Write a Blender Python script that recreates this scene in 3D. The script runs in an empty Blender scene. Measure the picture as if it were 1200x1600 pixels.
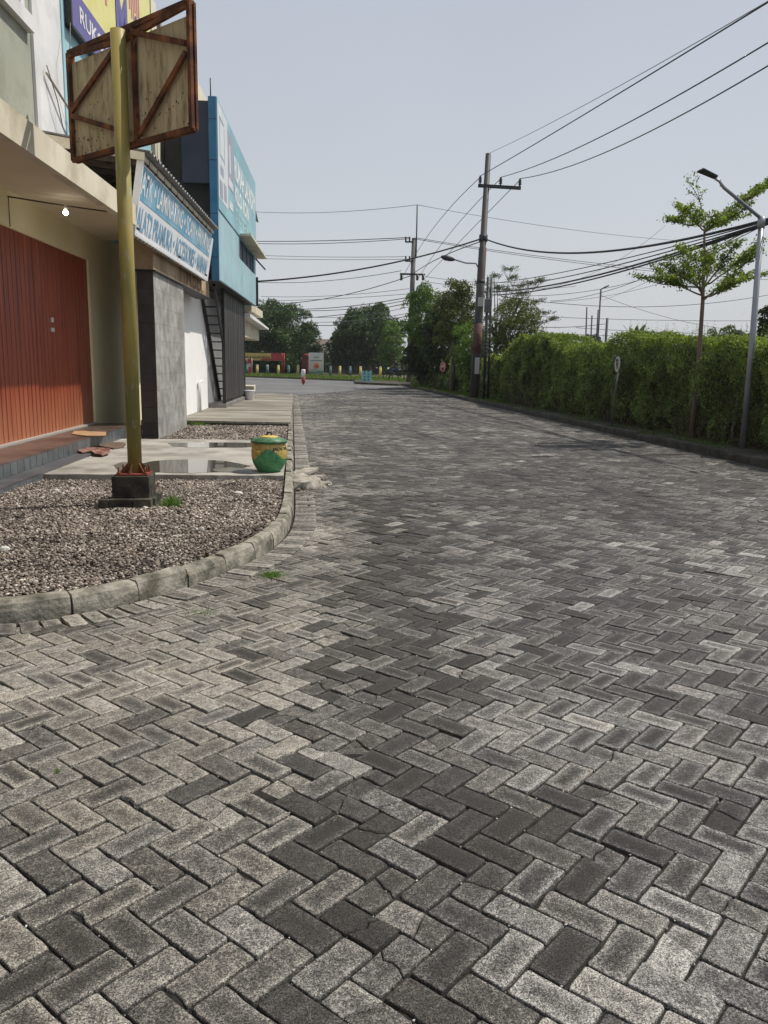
import bpy, math, random
import numpy as np
from mathutils import Vector, Matrix
random.seed(7); rng = np.random.default_rng(7)
SC = bpy.context.scene; COL = SC.collection

# ---------------------------------------------------------------- camera (phone, 1.45 m above the road)
F = 1275.; PITCH = math.radians(10.3); ROLL = math.radians(-0.9); H = 1.45; YAW = math.radians(-6.3)
def _axes():
    cp, sp = math.cos(PITCH), math.sin(PITCH)
    f = np.array([0, cp, -sp]); r = np.array([1, 0, 0.]); d = np.cross(f, r)
    cr, sr = math.cos(ROLL), math.sin(ROLL)
    r2 = cr*r + sr*d; d2 = -sr*r + cr*d
    c, s = math.cos(YAW), math.sin(YAW)
    Z = np.array([[c, -s, 0], [s, c, 0], [0, 0, 1]])
    return Z@r2, Z@d2, Z@f
CR, CD, CF = _axes(); CC = np.array([0, 0, H])
def ray(x, y): return CF + (x-600)/F*CR + (y-800)/F*CD
def gz(x, y, z=0.): v = ray(x, y); return CC + (z-H)/v[2]*v
def gx(x, y, X): v = ray(x, y); return CC + X/v[0]*v
def gy(x, y, Y): v = ray(x, y); return CC + Y/v[1]*v
def gd(x, y, D): return CC + ray(x, y)*D
# frame of the row of shops: s along the street, t out towards the road
_A = math.radians(2.8)
BU = np.array([math.sin(_A), math.cos(_A), 0]); BN = np.array([math.cos(_A), -math.sin(_A), 0]); BO = np.array([-2.4, 14.8, 0])
def B(s, t, z): return BO + s*BU + t*BN + np.array([0, 0, z])

cam = bpy.data.cameras.new("camera"); co = bpy.data.objects.new("camera", cam); COL.objects.link(co)
M = Matrix(((CR[0], -CD[0], -CF[0], 0), (CR[1], -CD[1], -CF[1], 0), (CR[2], -CD[2], -CF[2], H), (0, 0, 0, 1)))
co.matrix_world = M
cam.sensor_fit = 'VERTICAL'; cam.sensor_height = 36; cam.lens = 36*F/1600; cam.clip_start = .05; cam.clip_end = 3000
SC.camera = co

# ---------------------------------------------------------------- materials
MATS = {}
def nt(m): return m.node_tree.nodes, m.node_tree.links
def node(ns, t, **k):
    n = ns.new(t)
    for a, b in k.items(): setattr(n, a, b)
    return n
def mat(name, c, rough=.8, c2=None, scale=4., detail=6., bump=0., bscale=60., metal=0., spec=.4, contrast=(.35, .65), stain=None, sscale=.8, stretch=None, emit=None, estr=0, trans=0.):
    if name in MATS: return MATS[name]
    m = bpy.data.materials.new(name); m.use_nodes = True; MATS[name] = m
    ns, ls = nt(m); b = ns['Principled BSDF']
    b.inputs['Roughness'].default_value = rough; b.inputs['Metallic'].default_value = metal
    b.inputs['Specular IOR Level'].default_value = spec
    b.inputs['Base Color'].default_value = (*c, 1)
    tc = node(ns, 'ShaderNodeTexCoord'); mp = node(ns, 'ShaderNodeMapping'); ls.new(tc.outputs['Object'], mp.inputs[0])
    if stretch: mp.inputs['Scale'].default_value = stretch
    out = None
    if c2 is not None:
        n = node(ns, 'ShaderNodeTexNoise'); n.inputs['Scale'].default_value = scale; n.inputs['Detail'].default_value = detail
        ls.new(mp.outputs[0], n.inputs['Vector'])
        cr = node(ns, 'ShaderNodeValToRGB'); cr.color_ramp.elements[0].position = contrast[0]; cr.color_ramp.elements[1].position = contrast[1]
        cr.color_ramp.elements[0].color = (*c, 1); cr.color_ramp.elements[1].color = (*c2, 1)
        ls.new(n.outputs['Fac'], cr.inputs[0]); out = cr.outputs[0]
        if stain is not None:
            n2 = node(ns, 'ShaderNodeTexNoise'); n2.inputs['Scale'].default_value = sscale; n2.inputs['Detail'].default_value = 8; n2.inputs['Roughness'].default_value = .65
            ls.new(mp.outputs[0], n2.inputs['Vector'])
            r2 = node(ns, 'ShaderNodeMapRange'); r2.inputs['From Min'].default_value = .48; r2.inputs['From Max'].default_value = .7
            ls.new(n2.outputs['Fac'], r2.inputs['Value'])
            mx = node(ns, 'ShaderNodeMix', data_type='RGBA'); ls.new(r2.outputs[0], mx.inputs['Factor']); ls.new(out, mx.inputs[6]); mx.inputs[7].default_value = (*stain, 1)
            out = mx.outputs[2]
        ls.new(out, b.inputs['Base Color'])
    if bump:
        n3 = node(ns, 'ShaderNodeTexNoise'); n3.inputs['Scale'].default_value = bscale; n3.inputs['Detail'].default_value = 5
        ls.new(tc.outputs['Object'], n3.inputs['Vector'])
        bp = node(ns, 'ShaderNodeBump'); bp.inputs['Strength'].default_value = bump; bp.inputs['Distance'].default_value = .01
        ls.new(n3.outputs['Fac'], bp.inputs['Height']); ls.new(bp.outputs[0], b.inputs['Normal'])
    if emit:
        b.inputs['Emission Color'].default_value = (*emit, 1); b.inputs['Emission Strength'].default_value = estr
    if trans:
        b.inputs['Transmission Weight'].default_value = trans
    return m
def island_mat(name, cols, rough=.8, trans=0., tcol=None, spec=.3, noise=None):
    """a colour of its own for every leaf / stone"""
    m = bpy.data.materials.new(name); m.use_nodes = True; MATS[name] = m
    ns, ls = nt(m); b = ns['Principled BSDF']; b.inputs['Roughness'].default_value = rough; b.inputs['Specular IOR Level'].default_value = spec
    g = node(ns, 'ShaderNodeNewGeometry'); cr = node(ns, 'ShaderNodeValToRGB'); e = cr.color_ramp.elements
    while len(e) < len(cols): e.new(.5)
    for i, (p, c) in enumerate(cols): e[i].position = p; e[i].color = (*c, 1)
    ls.new(g.outputs['Random Per Island'], cr.inputs[0]); out = cr.outputs[0]
    if noise:
        tc = node(ns, 'ShaderNodeTexCoord'); n = node(ns, 'ShaderNodeTexNoise'); n.inputs['Scale'].default_value = noise[0]; ls.new(tc.outputs['Object'], n.inputs['Vector'])
        mr = node(ns, 'ShaderNodeMapRange'); mr.inputs['From Min'].default_value = .3; mr.inputs['From Max'].default_value = .7; mr.inputs['To Min'].default_value = noise[1]; mr.inputs['To Max'].default_value = noise[2]
        ls.new(n.outputs['Fac'], mr.inputs['Value'])
        vm = node(ns, 'ShaderNodeVectorMath', operation='SCALE'); ls.new(out, vm.inputs[0]); ls.new(mr.outputs[0], vm.inputs['Scale']); out = vm.outputs[0]
    ls.new(out, b.inputs['Base Color'])
    if trans:
        t = node(ns, 'ShaderNodeBsdfTranslucent'); vm = node(ns, 'ShaderNodeVectorMath', operation='MULTIPLY'); ls.new(out, vm.inputs[0]); vm.inputs[1].default_value = tcol or (1.3, 1.5, .5)
        ls.new(vm.outputs[0], t.inputs['Color'])
        mx = node(ns, 'ShaderNodeMixShader'); mx.inputs[0].default_value = trans
        ls.new(b.outputs[0], mx.inputs[1]); ls.new(t.outputs[0], mx.inputs[2]); ls.new(mx.outputs[0], ns['Material Output'].inputs[0])
    return m

# ---------------------------------------------------------------- mesh helpers
class MB:
    def __init__(s): s.v = []; s.f = []; s.n = 0; s.sm = []
    def add(s, V, Fs, smooth=False):
        V = [tuple(map(float, p)) for p in V]
        s.v += V; s.f += [tuple(i+s.n for i in f) for f in Fs]; s.sm += [smooth]*len(Fs); s.n += len(V); return s
    def hexa(s, b, t):   # b, t: 4 bottom, 4 top points
        return s.add(list(b)+list(t), [(3, 2, 1, 0), (4, 5, 6, 7), (0, 1, 5, 4), (1, 2, 6, 5), (2, 3, 7, 6), (3, 0, 4, 7)])
    def box(s, x0, y0, z0, x1, y1, z1):
        return s.hexa([(x0, y0, z0), (x1, y0, z0), (x1, y1, z0), (x0, y1, z0)], [(x0, y0, z1), (x1, y0, z1), (x1, y1, z1), (x0, y1, z1)])
    def bbox(s, s0, s1, t0, t1, z0, z1):   # box in the frame of the shops
        return s.hexa([B(s0, t0, z0), B(s0, t1, z0), B(s1, t1, z0), B(s1, t0, z0)], [B(s0, t0, z1), B(s0, t1, z1), B(s1, t1, z1), B(s1, t0, z1)])
    def bar(s, a, b, w, h=None, up=(0, 0, 1)):
        a = np.array(a, float); b = np.array(b, float); d = b-a; d /= np.linalg.norm(d); up = np.array(up, float)
        if abs(d@up) > .98: up = np.array([1., 0, 0])
        x = np.cross(d, up); x /= np.linalg.norm(x); y = np.cross(x, d); h = h or w
        q = [(-1, -1), (1, -1), (1, 1), (-1, 1)]
        return s.hexa([a+x*w/2*i+y*h/2*j for i, j in q], [b+x*w/2*i+y*h/2*j for i, j in q])
    def tube(s, pts, r, n=8, cap=True):
        pts = [np.array(p, float) for p in pts]; m = len(pts); r = [r]*m if np.isscalar(r) else list(r)
        V = []; prev = None
        for i, p in enumerate(pts):
            d = pts[min(i+1, m-1)]-pts[max(i-1, 0)]; d = d/(np.linalg.norm(d)+1e-9)
            if prev is None:
                u = np.cross(d, [0, 0, 1.]) if abs(d[2]) < .95 else np.cross(d, [1., 0, 0])
            else: u = prev-(prev@d)*d
            u /= np.linalg.norm(u)+1e-9; prev = u; w = np.cross(d, u)
            V += [p+r[i]*(math.cos(a)*u+math.sin(a)*w) for a in [2*math.pi*k/n for k in range(n)]]
        Fs = [(i*n+k, i*n+(k+1) % n, (i+1)*n+(k+1) % n, (i+1)*n+k) for i in range(m-1) for k in range(n)]
        if cap: Fs += [tuple(range(n))[::-1], tuple((m-1)*n+k for k in range(n))]
        return s.add(V, Fs, True)
    def lathe(s, prof, c, n=32):
        c = np.array(c, float); V = []; m = len(prof)
        for r, z in prof: V += [c+np.array([r*math.cos(2*math.pi*k/n), r*math.sin(2*math.pi*k/n), z]) for k in range(n)]
        Fs = [(i*n+k, i*n+(k+1) % n, (i+1)*n+(k+1) % n, (i+1)*n+k) for i in range(m-1) for k in range(n)]
        Fs += [tuple(range(n))[::-1], tuple((m-1)*n+k for k in range(n))]
        return s.add(V, Fs, True)
    def prism(s, poly, z0, z1):
        n = len(poly); V = [(*p[:2], z0) for p in poly]+[(*p[:2], z1) for p in poly]
        return s.add(V, [tuple(range(n))[::-1], tuple(range(n, 2*n))]+[(i, (i+1) % n, n+(i+1) % n, n+i) for i in range(n)])
    def ball(s, c, r, sz=(1, 1, 1), n=10):
        c = np.array(c, float); V = []; Fs = []; rings = n//2+1
        for i in range(rings+1):
            th = math.pi*i/rings
            for k in range(n): V.append(c+r*np.array([math.sin(th)*math.cos(2*math.pi*k/n)*sz[0], math.sin(th)*math.sin(2*math.pi*k/n)*sz[1], math.cos(th)*sz[2]]))
        for i in range(rings):
            for k in range(n): Fs.append((i*n+k, (i+1)*n+k, (i+1)*n+(k+1) % n, i*n+(k+1) % n))
        return s.add(V, Fs, True)

def base_of(o):
    while o is not None and o.parent: o = o.parent
    return np.array(o.location) if o is not None else np.zeros(3)
def rawmesh(name, V, Fs, m, parent=None, smooth=None, origin=None):
    V = np.asarray(V, float)
    b = base_of(parent) if parent is not None else (np.array(origin, float) if origin is not None else np.zeros(3))
    me = bpy.data.meshes.new(name); me.from_pydata((V-b).tolist(), [], Fs)
    if smooth is not None: me.polygons.foreach_set('use_smooth', smooth)
    for mm in (m if isinstance(m, (list, tuple)) else [m]): me.materials.append(mm)
    me.update()
    o = bpy.data.objects.new(name, me); COL.objects.link(o)
    if parent is not None: o.parent = parent
    elif origin is not None: o.location = origin
    return o
def obj(name, mb, m, parent=None, origin=None, bevel=0):
    o = rawmesh(name, mb.v, mb.f, m, parent, mb.sm, origin)
    if bevel:
        md = o.modifiers.new('bevel', 'BEVEL'); md.width = bevel; md.segments = 2; md.limit_method = 'ANGLE'
    return o
def tag(o, label, cat, group=None):
    o['label'] = label; o['category'] = cat
    if group: o['group'] = group
    return o
def thing(name, label, cat, loc, group=None):
    o = bpy.data.objects.new(name, None); COL.objects.link(o); o.location = tuple(map(float, loc)); o.empty_display_size = .2
    return tag(o, label, cat, group)
def struct(o, k='structure'): o['kind'] = k; return o
def fastmesh(name, V, quads, m, parent=None, nper=4):
    """numpy arrays -> mesh; quads (n, nper)"""
    V = np.asarray(V, np.float32)
    if parent is not None: V = V-base_of(parent).astype(np.float32)
    me = bpy.data.meshes.new(name); n = len(quads)
    me.vertices.add(len(V)); me.vertices.foreach_set('co', V.ravel())
    me.loops.add(n*nper); me.loops.foreach_set('vertex_index', np.asarray(quads, np.int32).ravel())
    me.polygons.add(n); me.polygons.foreach_set('loop_start', np.arange(n, dtype=np.int32)*nper)
    me.update(calc_edges=True); me.validate()
    me.materials.append(m)
    o = bpy.data.objects.new(name, me); COL.objects.link(o)
    if parent is not None: o.parent = parent
    return o
def leaves(name, P, size, m, parent, droop=0., aspect=.5, up=.3, N=None):
    """one small pointed four-sided leaf at each point of P"""
    P = np.asarray(P, float); n = len(P)
    size = np.broadcast_to(np.asarray(size, float), (n,))*rng.uniform(.6, 1.35, n)
    d = rng.normal(size=(n, 3)); d[:, 2] -= droop; d /= np.linalg.norm(d, axis=1)[:, None]
    nn = rng.normal(size=(n, 3)); nn[:, 2] += up
    if N is not None: nn += N
    w = np.cross(d, nn); w /= np.linalg.norm(w, axis=1)[:, None]+1e-9
    up_ = np.cross(w, d)
    L = size[:, None]
    V = np.stack([P-d*L*.5, P+w*L*aspect*.5+up_*L*.06, P+d*L*.5, P-w*L*aspect*.5+up_*L*.06], 1).reshape(-1, 3)
    return fastmesh(name, V, np.arange(4*n).reshape(n, 4), m, parent)

def lettering(name, txt, m, parent, o, rt, up, w, h, depth=.004, wrap=None, bold=.018):
    cu = bpy.data.curves.new('txt', 'FONT'); cu.body = txt; cu.align_x = 'LEFT'; cu.resolution_u = 3; cu.offset = bold
    t = bpy.data.objects.new('txt', cu); COL.objects.link(t); bpy.context.view_layer.update()
    me = bpy.data.meshes.new_from_object(t); COL.objects.unlink(t); bpy.data.objects.remove(t)
    n = len(me.vertices); a = np.empty(n*3); me.vertices.foreach_get('co', a); a = a.reshape(-1, 3)
    mn = a.min(0); mx = a.max(0); uv = (a[:, :2]-mn[:2])/(mx-mn)[:2]
    o, rt, up = (np.array(q, float) for q in (o, rt, up)); nrm = np.cross(rt, up)
    if wrap is None: V = o+uv[:, :1]*w*rt+uv[:, 1:]*h*up+nrm*depth
    else: V = wrap(uv)
    V = V-base_of(parent)
    me.vertices.foreach_set('co', V.ravel()); me.materials.clear(); me.materials.append(m); me.update(); me.name = name
    ob = bpy.data.objects.new(name, me); COL.objects.link(ob); ob.parent = parent; return ob

def vnoise(x, y, seed=0):
    """smooth value noise on numpy arrays"""
    xi = np.floor(x).astype(int); yi = np.floor(y).astype(int); fx = x-xi; fy = y-yi
    fx = fx*fx*(3-2*fx); fy = fy*fy*(3-2*fy)
    def h(a, b):
        v = np.sin(a*127.1+b*311.7+seed*74.7)*43758.5453; return v-np.floor(v)
    return (h(xi, yi)*(1-fx)+h(xi+1, yi)*fx)*(1-fy)+(h(xi, yi+1)*(1-fx)+h(xi+1, yi+1)*fx)*fy

# ================================================================= LIGHT
SUN = np.array([.97, .24, 0.]); SUN /= np.linalg.norm(SUN); EL = math.radians(58)
SD = np.array([SUN[0]*math.cos(EL), SUN[1]*math.cos(EL), math.sin(EL)])
sl = bpy.data.lights.new('sun', 'SUN'); sl.energy = 4.0; sl.angle = math.radians(.9); sl.color = (1, .94, .84)
so = bpy.data.objects.new('sun', sl); COL.objects.link(so); so.rotation_euler = Vector(-SD).to_track_quat('-Z', 'Y').to_euler(); so.location = (8, 0, 20)
w = bpy.data.worlds.new('World'); SC.world = w; w.use_nodes = True; ns, ls = w.node_tree.nodes, w.node_tree.links
bg = ns['Background']; sky = ns.new('ShaderNodeTexSky'); sky.sky_type = 'NISHITA'; sky.sun_disc = False
sky.sun_elevation = EL; sky.sun_rotation = math.atan2(SUN[0], SUN[1]); sky.dust_density = 4; sky.air_density = 1.3; sky.ozone_density = 1
mx = ns.new('ShaderNodeMix'); mx.data_type = 'RGBA'; mx.inputs['Factor'].default_value = .8; ls.new(sky.outputs[0], mx.inputs[6])
# thin high overcast: pale veil, a touch brighter near the horizon, with very faint cloud
tc = ns.new('ShaderNodeTexCoord'); sx = ns.new('ShaderNodeSeparateXYZ'); ls.new(tc.outputs['Generated'], sx.inputs[0])
cr = ns.new('ShaderNodeValToRGB'); ls.new(sx.outputs['Z'], cr.inputs[0]); e = cr.color_ramp.elements
e[0].position = 0; e[0].color = (.745, .775, .815, 1); e[1].position = .55; e[1].color = (.49, .535, .625, 1)
nz = ns.new('ShaderNodeTexNoise'); nz.inputs['Scale'].default_value = 1.6; nz.inputs['Detail'].default_value = 4; ls.new(tc.outputs['Generated'], nz.inputs['Vector'])
mr = ns.new('ShaderNodeMapRange'); mr.inputs['To Min'].default_value = 8.4; mr.inputs['To Max'].default_value = 10.6; ls.new(nz.outputs['Fac'], mr.inputs['Value'])
vm = ns.new('ShaderNodeVectorMath'); vm.operation = 'SCALE'; ls.new(cr.outputs[0], vm.inputs[0]); ls.new(mr.outputs[0], vm.inputs['Scale'])
ls.new(vm.outputs[0], mx.inputs[7]); ls.new(mx.outputs[2], bg.inputs[0]); bg.inputs[1].default_value = .1
SC.view_settings.view_transform = 'Standard'; SC.view_settings.look = 'None'; SC.view_settings.exposure = 0; SC.view_settings.gamma = 1

# ================================================================= GROUND
m_soil = mat('soil', (.075, .065, .05), .95, (.14, .12, .09), 3, bump=.6, bscale=40)
m_joint = mat('joint_dirt', (.006, .0055, .005), .95, (.035, .031, .026), 25, bump=.8, bscale=150)
m_asph = mat('asphalt', (.10, .10, .102), .85, (.15, .148, .146), .5, bump=.3, bscale=200, stain=(.2, .197, .19), sscale=.22)
struct(obj('ground', MB().box(-700, -60, -.6, 700, 1500, -.06), m_soil))
struct(obj('road_bed', MB().prism([(-8, -4), (7.05, -4), (7.2, 58), (-.1, 58), (-.1, 7), (-8, 4)], -.05, -.011), m_joint))
farL = np.array([-4.89, 79.7]); fdir = np.array([10., -12.8]); fdir /= np.linalg.norm(fdir)
fa = farL-fdir*90; fb = farL+fdir*60
struct(obj('asphalt_road', MB().prism([(-.1, 36.9), (7.4, 54.5), (7.4, 60), (40, 40), tuple(fb), tuple(fa), (-60, 60), (-60, 36.9)][::1], -.05, -.004), m_asph))

# kerb line, travelling away from the camera; the road lies on its right
KP = np.array([(-8, 4.3), (-5, 4.36), (-3.2, 4.38), (-2.3, 4.40), (-1.66, 4.50), (-1.34, 4.62), (-1.03, 4.84), (-.76, 5.16), (-.52, 5.55), (-.31, 5.95), (-.17, 6.39), (-.07, 6.9), (-.03, 7.5), (-.02, 8.2), (-.02, 10), (-.03, 14), (-.06, 22), (-.09, 32), (-.1, 36.8)])
def resample(P, step):
    t = np.concatenate([[0], np.cumsum(np.linalg.norm(np.diff(P, axis=0), axis=1))])
    fine = np.linspace(0, t[-1], 4000); X = np.interp(fine, t, P[:, 0]); Y = np.interp(fine, t, P[:, 1])
    k = np.ones(41)/41; Xp = np.pad(X, 20, mode='edge'); Yp = np.pad(Y, 20, mode='edge'); X = np.convolve(Xp, k, 'valid'); Y = np.convolve(Yp, k, 'valid')
    Q = np.stack([X, Y], 1); t = np.concatenate([[0], np.cumsum(np.linalg.norm(np.diff(Q, axis=0), axis=1))])
    s = np.arange(0, t[-1], step); R = np.stack([np.interp(s, t, Q[:, 0]), np.interp(s, t, Q[:, 1])], 1)
    d = np.gradient(R, axis=0); d /= np.linalg.norm(d, axis=1)[:, None]; return R, d, s
m_kerb = mat('kerb_concrete', (.14, .13, .10), .9, (.38, .355, .30), 7, bump=.9, bscale=45, stain=(.035, .035, .025), sscale=5.0)
def kerb(P, side, h, wd, seg=.42, name='kerb', m_=None):
    R, d, s = resample(P, .06); mb = MB(); per = int(seg/.06)
    i = 0
    while i+per < len(R):
        j = i+per+1; dz = random.uniform(-.012, .012); off = random.uniform(-.006, .006)
        rows = []
        for k in range(i, j):
            nrm = np.array([d[k][1], -d[k][0]])*side; p = R[k].copy()
            if k == i: p = p+d[k]*.006
            if k == j-1: p = p-d[k]*.006
            e = 1 if k in (i, j-1) else 0
            prof = [(0+off, -.04), (off-.004, h*.55), (-.012-.004*e+off, h-.022-.004*e+dz), (-.030+off, h-.002-.006*e+dz), (-wd+.01, h-.006*e+dz), (-wd, -.04)]
            jit = [random.uniform(-.0025, .0025) for _ in prof]
            rows.append([(p[0]+nrm[0]*(a+jj), p[1]+nrm[1]*(a+jj), z+jj) for (a, z), jj in zip(prof, jit)])
        V = [q for r in rows for q in r]; n = 6; Fs = []
        for a in range(len(rows)-1):
            for b in range(n-1):
                q = (a*n+b, (a+1)*n+b, (a+1)*n+b+1, a*n+b+1)
                Fs.append(q if side > 0 else q[::-1])
        Fs += [tuple(range(n)), tuple((len(rows)-1)*n+b for b in range(n))[::-1]]
        mb.add(V, Fs); i += per
    return struct(obj(name, mb, m_ or m_kerb))
kerb(KP, 1, .118, .105)
RK = np.array([(7.02, 1), (7.0, 10), (6.93, 16), (6.98, 20), (7.03, 32), (7.1, 40), (7.2, 50), (7.5, 56), (8.6, 60), (12, 62)])
m_kerbd = mat('dark_kerb', (.03, .028, .022), .95, (.09, .082, .065), 4, bump=.9, bscale=45, stain=(.02, .022, .014), sscale=2)  # darker concrete tone for the right-hand kerb
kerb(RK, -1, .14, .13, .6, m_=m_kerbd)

# ---- block paving, 105 x 210 mm in herringbone at 45 degrees
W = .1035; TH = math.radians(-45.9); pu = np.array([math.cos(TH), math.sin(TH)]); pv = np.array([-math.sin(TH), math.cos(TH)]); po = np.array([.637, 1.94])
KR, KD, KS = resample(KP, .05)
def kerb_side(P):
    """signed distance right of the kerb line"""
    out = np.empty(len(P)); 
    for a in range(0, len(P), 2000):
        q = P[a:a+2000]; dd = ((q[:, None, :]-KR[None])**2).sum(2); i = dd.argmin(1)
        out[a:a+2000] = (q-KR[i])[:, 0]*KD[i][:, 1]-(q-KR[i])[:, 1]*KD[i][:, 0]
    return out
K = []
R_ = np.arange(-500, 500)
kk, mm = np.meshgrid(R_, np.arange(-200, 200), indexing='ij'); kk = kk.ravel(); mm = mm.ravel()
ua = kk+2*mm; ub = kk-2*mm
def world(u, v): return po+np.multiply.outer(u, pu)*W+np.multiply.outer(v, pv)*W
C1 = world(ua+1, ub+.5); C2 = world(ua+.5, ub+2.)
cen = np.concatenate([C1, C2]); ori = np.concatenate([np.zeros(len(C1)), np.ones(len(C2))])
endY = 37+np.clip(cen[:, 0], -.1, 7.3)*2.33
inv = (cen[:, 1] > .2) & (cen[:, 1] < endY) & (cen[:, 0] > -3.6) & (cen[:, 0] < 7.02) & (cen[:, 0] < 1.6+.68*cen[:, 1]) & (cen[:, 0] > -1.2-.45*cen[:, 1])
cen = cen[inv]; ori = ori[inv]
ks = kerb_side(cen); keep = ks > .13; cen = cen[keep]; ori = ori[keep]; ks = ks[keep]
n = len(cen); print('pavers', n)
# colour: value 0..1, warmth 0..1, centre wear 0..1
X, Y = cen[:, 0], cen[:, 1]
big = vnoise(X*.55+3, Y*.4, 1); mid = vnoise(X*1.6, Y*1.3, 2); sm = rng.random(n)
left = np.clip((1.0-(X-.12*Y))/1.6, 0, 1)*(1-.75*np.clip((Y-6.5)/4, 0, 1))
val = .49+(.36-.22*left)*(sm-.5)+.24*(mid-.5)+.13*(big-.5)
val += .14*left
val -= np.clip((Y-3)/6, 0, 1)*.23*(1-.35*np.clip(1.2-X, 0, 1))
dk = np.exp(-((X-(.18+.12*(Y-1.5)))/.42)**2)*(Y < 9)*(.5+.8*mid); hitd = rng.random(n) < .62*np.clip(dk*1.3, 0, 1); val -= np.where(hitd, .34, .07*np.clip(dk, 0, 1))
dkr = rng.random(n) < .14; val[dkr] -= .22
lt = rng.random(n) < .06*(1-left); val[lt] += .2
val = np.clip(val+.04, .10, .95); warm = np.clip(.15+.75*left+.5*(rng.random(n)-.5)+.3*(big-.5), 0, 1)
warm = np.clip(warm+.30*np.clip((Y-5)/6, 0, 1), 0, 1)
wear = np.clip(rng.normal(.55, .3, n)-.25*left, 0, 1); wear[Y > 14] *= .5
VV = []; LOOPS = []; LS = []; UVS = []; COLS = []; vc = 0
def ringpoly(hx, hy, near):
    if near:
        pts = []; c = .006
        corners = [(-hx, -hy), (hx, -hy), (hx, hy), (-hx, hy)]
        for i in range(4):
            a = np.array(corners[i]); b = np.array(corners[(i+1) % 4]); L = np.linalg.norm(b-a); d = (b-a)/L
            m_ = 6 if L > .15 else 3
            for j in range(m_+1): pts.append(a+d*(c+(L-2*c)*j/m_))
        P = np.array(pts); P += rng.normal(0, .0011, P.shape)
        q = rng.random()
        if q < .25:      # a chipped corner or edge
            i = rng.integers(len(P)); 
            for dd in (-1, 0, 1): P[(i+dd) % len(P)] *= 1-.07*rng.random()-(.07 if dd == 0 else 0)
        return P
    c = .007
    return np.array([(-hx+c, -hy), (hx-c, -hy), (hx, -hy+c), (hx, hy-c), (hx-c, hy), (-hx+c, hy), (-hx, hy-c), (-hx, -hy+c)])
def emit_poly(P, c0, a_, b_, zt, tilt, colr, far=False):
    """P in stone-local metres; three rings and a top"""
    global vc
    m_ = len(P); cm = P.mean(0)
    dist = P-cm; L = np.linalg.norm(dist, axis=1)[:, None]
    rings = [(P, -.03), (P, -.004), (P-dist/L*.0025, -.0012), (P-dist/L*.006, .0)]
    if far: rings = [(P, -.02), (P, -.004), (P-dist/L*.005, 0.)]
    for Q, dz in rings:
        z = zt+dz+Q[:, 0]*tilt[0]+Q[:, 1]*tilt[1]
        wxy = c0+Q[:, :1]*a_+Q[:, 1:]*b_
        VV.append(np.column_stack([wxy, z])); UVS.append(Q)
    nr = len(rings); idx = np.arange(m_)
    for r in range(nr-1):
        q = np.stack([vc+r*m_+idx, vc+r*m_+(idx+1) % m_, vc+(r+1)*m_+(idx+1) % m_, vc+(r+1)*m_+idx], 1)
        LOOPS.append(q.ravel()); LS.append(np.full(m_, 4))
    LOOPS.append(vc+(nr-1)*m_+idx); LS.append(np.array([m_]))
    COLS.append(np.tile(colr, (nr*m_, 1))); vc += nr*m_
for i in range(n):
    near = Y[i] < 5.5; far = Y[i] > 16
    a_, b_ = (pu, pv) if ori[i] == 0 else (pv, -pu)
    col_ = (val[i], warm[i], wear[i], 1.)
    zt = random.gauss(0, .0016); tl = (random.gauss(0, .012), random.gauss(0, .015))
    hx, hy = W-.0031, W/2-.0031
    if near: hx -= abs(random.gauss(0, .0008)); hy -= abs(random.gauss(0, .0007))
    zone = dk[i] > .35
    if Y[i] < 9 and random.random() < (.28 if zone else .035):      # stone broken in two
        P = ringpoly(hx, hy, near); cut = random.uniform(-.03, .03); sl_ = random.uniform(-.5, .5); jag = [random.gauss(0, .004) for _ in range(5)]
        f = P[:, 0]-(cut+sl_*P[:, 1])
        ys = np.linspace(-hy, hy, 5); cl = np.array([[cut+sl_*y+jg, y] for y, jg in zip(ys, jag)])
        Lp = P[f < -.004]; Rp = P[f > .004]
        def order(Q):
            c = Q.mean(0); return Q[np.argsort(np.arctan2(Q[:, 1]-c[1], Q[:, 0]-c[0]))]
        for Q, sg in ((Lp, -1), (Rp, 1)):
            Q = order(np.concatenate([Q, cl+np.array([sg*.0025, 0])]))
            v2 = np.clip(val[i]+random.uniform(-.18, .08), .02, .95)
            emit_poly(Q, cen[i], a_, b_, zt-random.uniform(0, .006), (tl[0]+random.gauss(0, .03), tl[1]), (v2, warm[i], wear[i]*.4, 1.), not near)
        continue
    if near and random.random() < .015: zt -= .006
    emit_poly(ringpoly(hx, hy, near), cen[i], a_, b_, zt, tl, col_, not near)
# gutter course: stones laid square to the kerb
GR, GD, GS = resample(KP, .108)
for i in range(len(GR)):
    if GR[i][0] < -3.4 or GR[i][1] > 37: continue
    nrm = np.array([GD[i][1], -GD[i][0]]); c0 = GR[i]+nrm*(.015+.108)+0
    v = float(np.clip(.56+random.gauss(0, .12), .05, .95))
    if 9.2 < GR[i][1] < 10.6: continue
    emit_poly(ringpoly(.104, .0495, GR[i][1] < 7), c0, nrm, GD[i], .007+random.gauss(0, .0025), (random.gauss(0, .015), random.gauss(0, .02)), (v, random.uniform(.6, 1), random.uniform(.1, .5), 1.), GR[i][1] > 7)
V = np.concatenate(VV).astype(np.float32); Lp = np.concatenate(LOOPS).astype(np.int32); ln = np.concatenate(LS); UVa = np.concatenate(UVS); Ca = np.concatenate(COLS)
me = bpy.data.meshes.new('paved_road'); me.vertices.add(len(V)); me.vertices.foreach_set('co', V.ravel()); me.loops.add(len(Lp)); me.loops.foreach_set('vertex_index', Lp)
me.polygons.add(len(ln)); me.polygons.foreach_set('loop_start', np.concatenate([[0], np.cumsum(ln)[:-1]]).astype(np.int32)); me.update(calc_edges=True)
uvl = me.uv_layers.new(name='puv'); uvl.data.foreach_set('uv', UVa[Lp].astype(np.float32).ravel())
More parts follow.
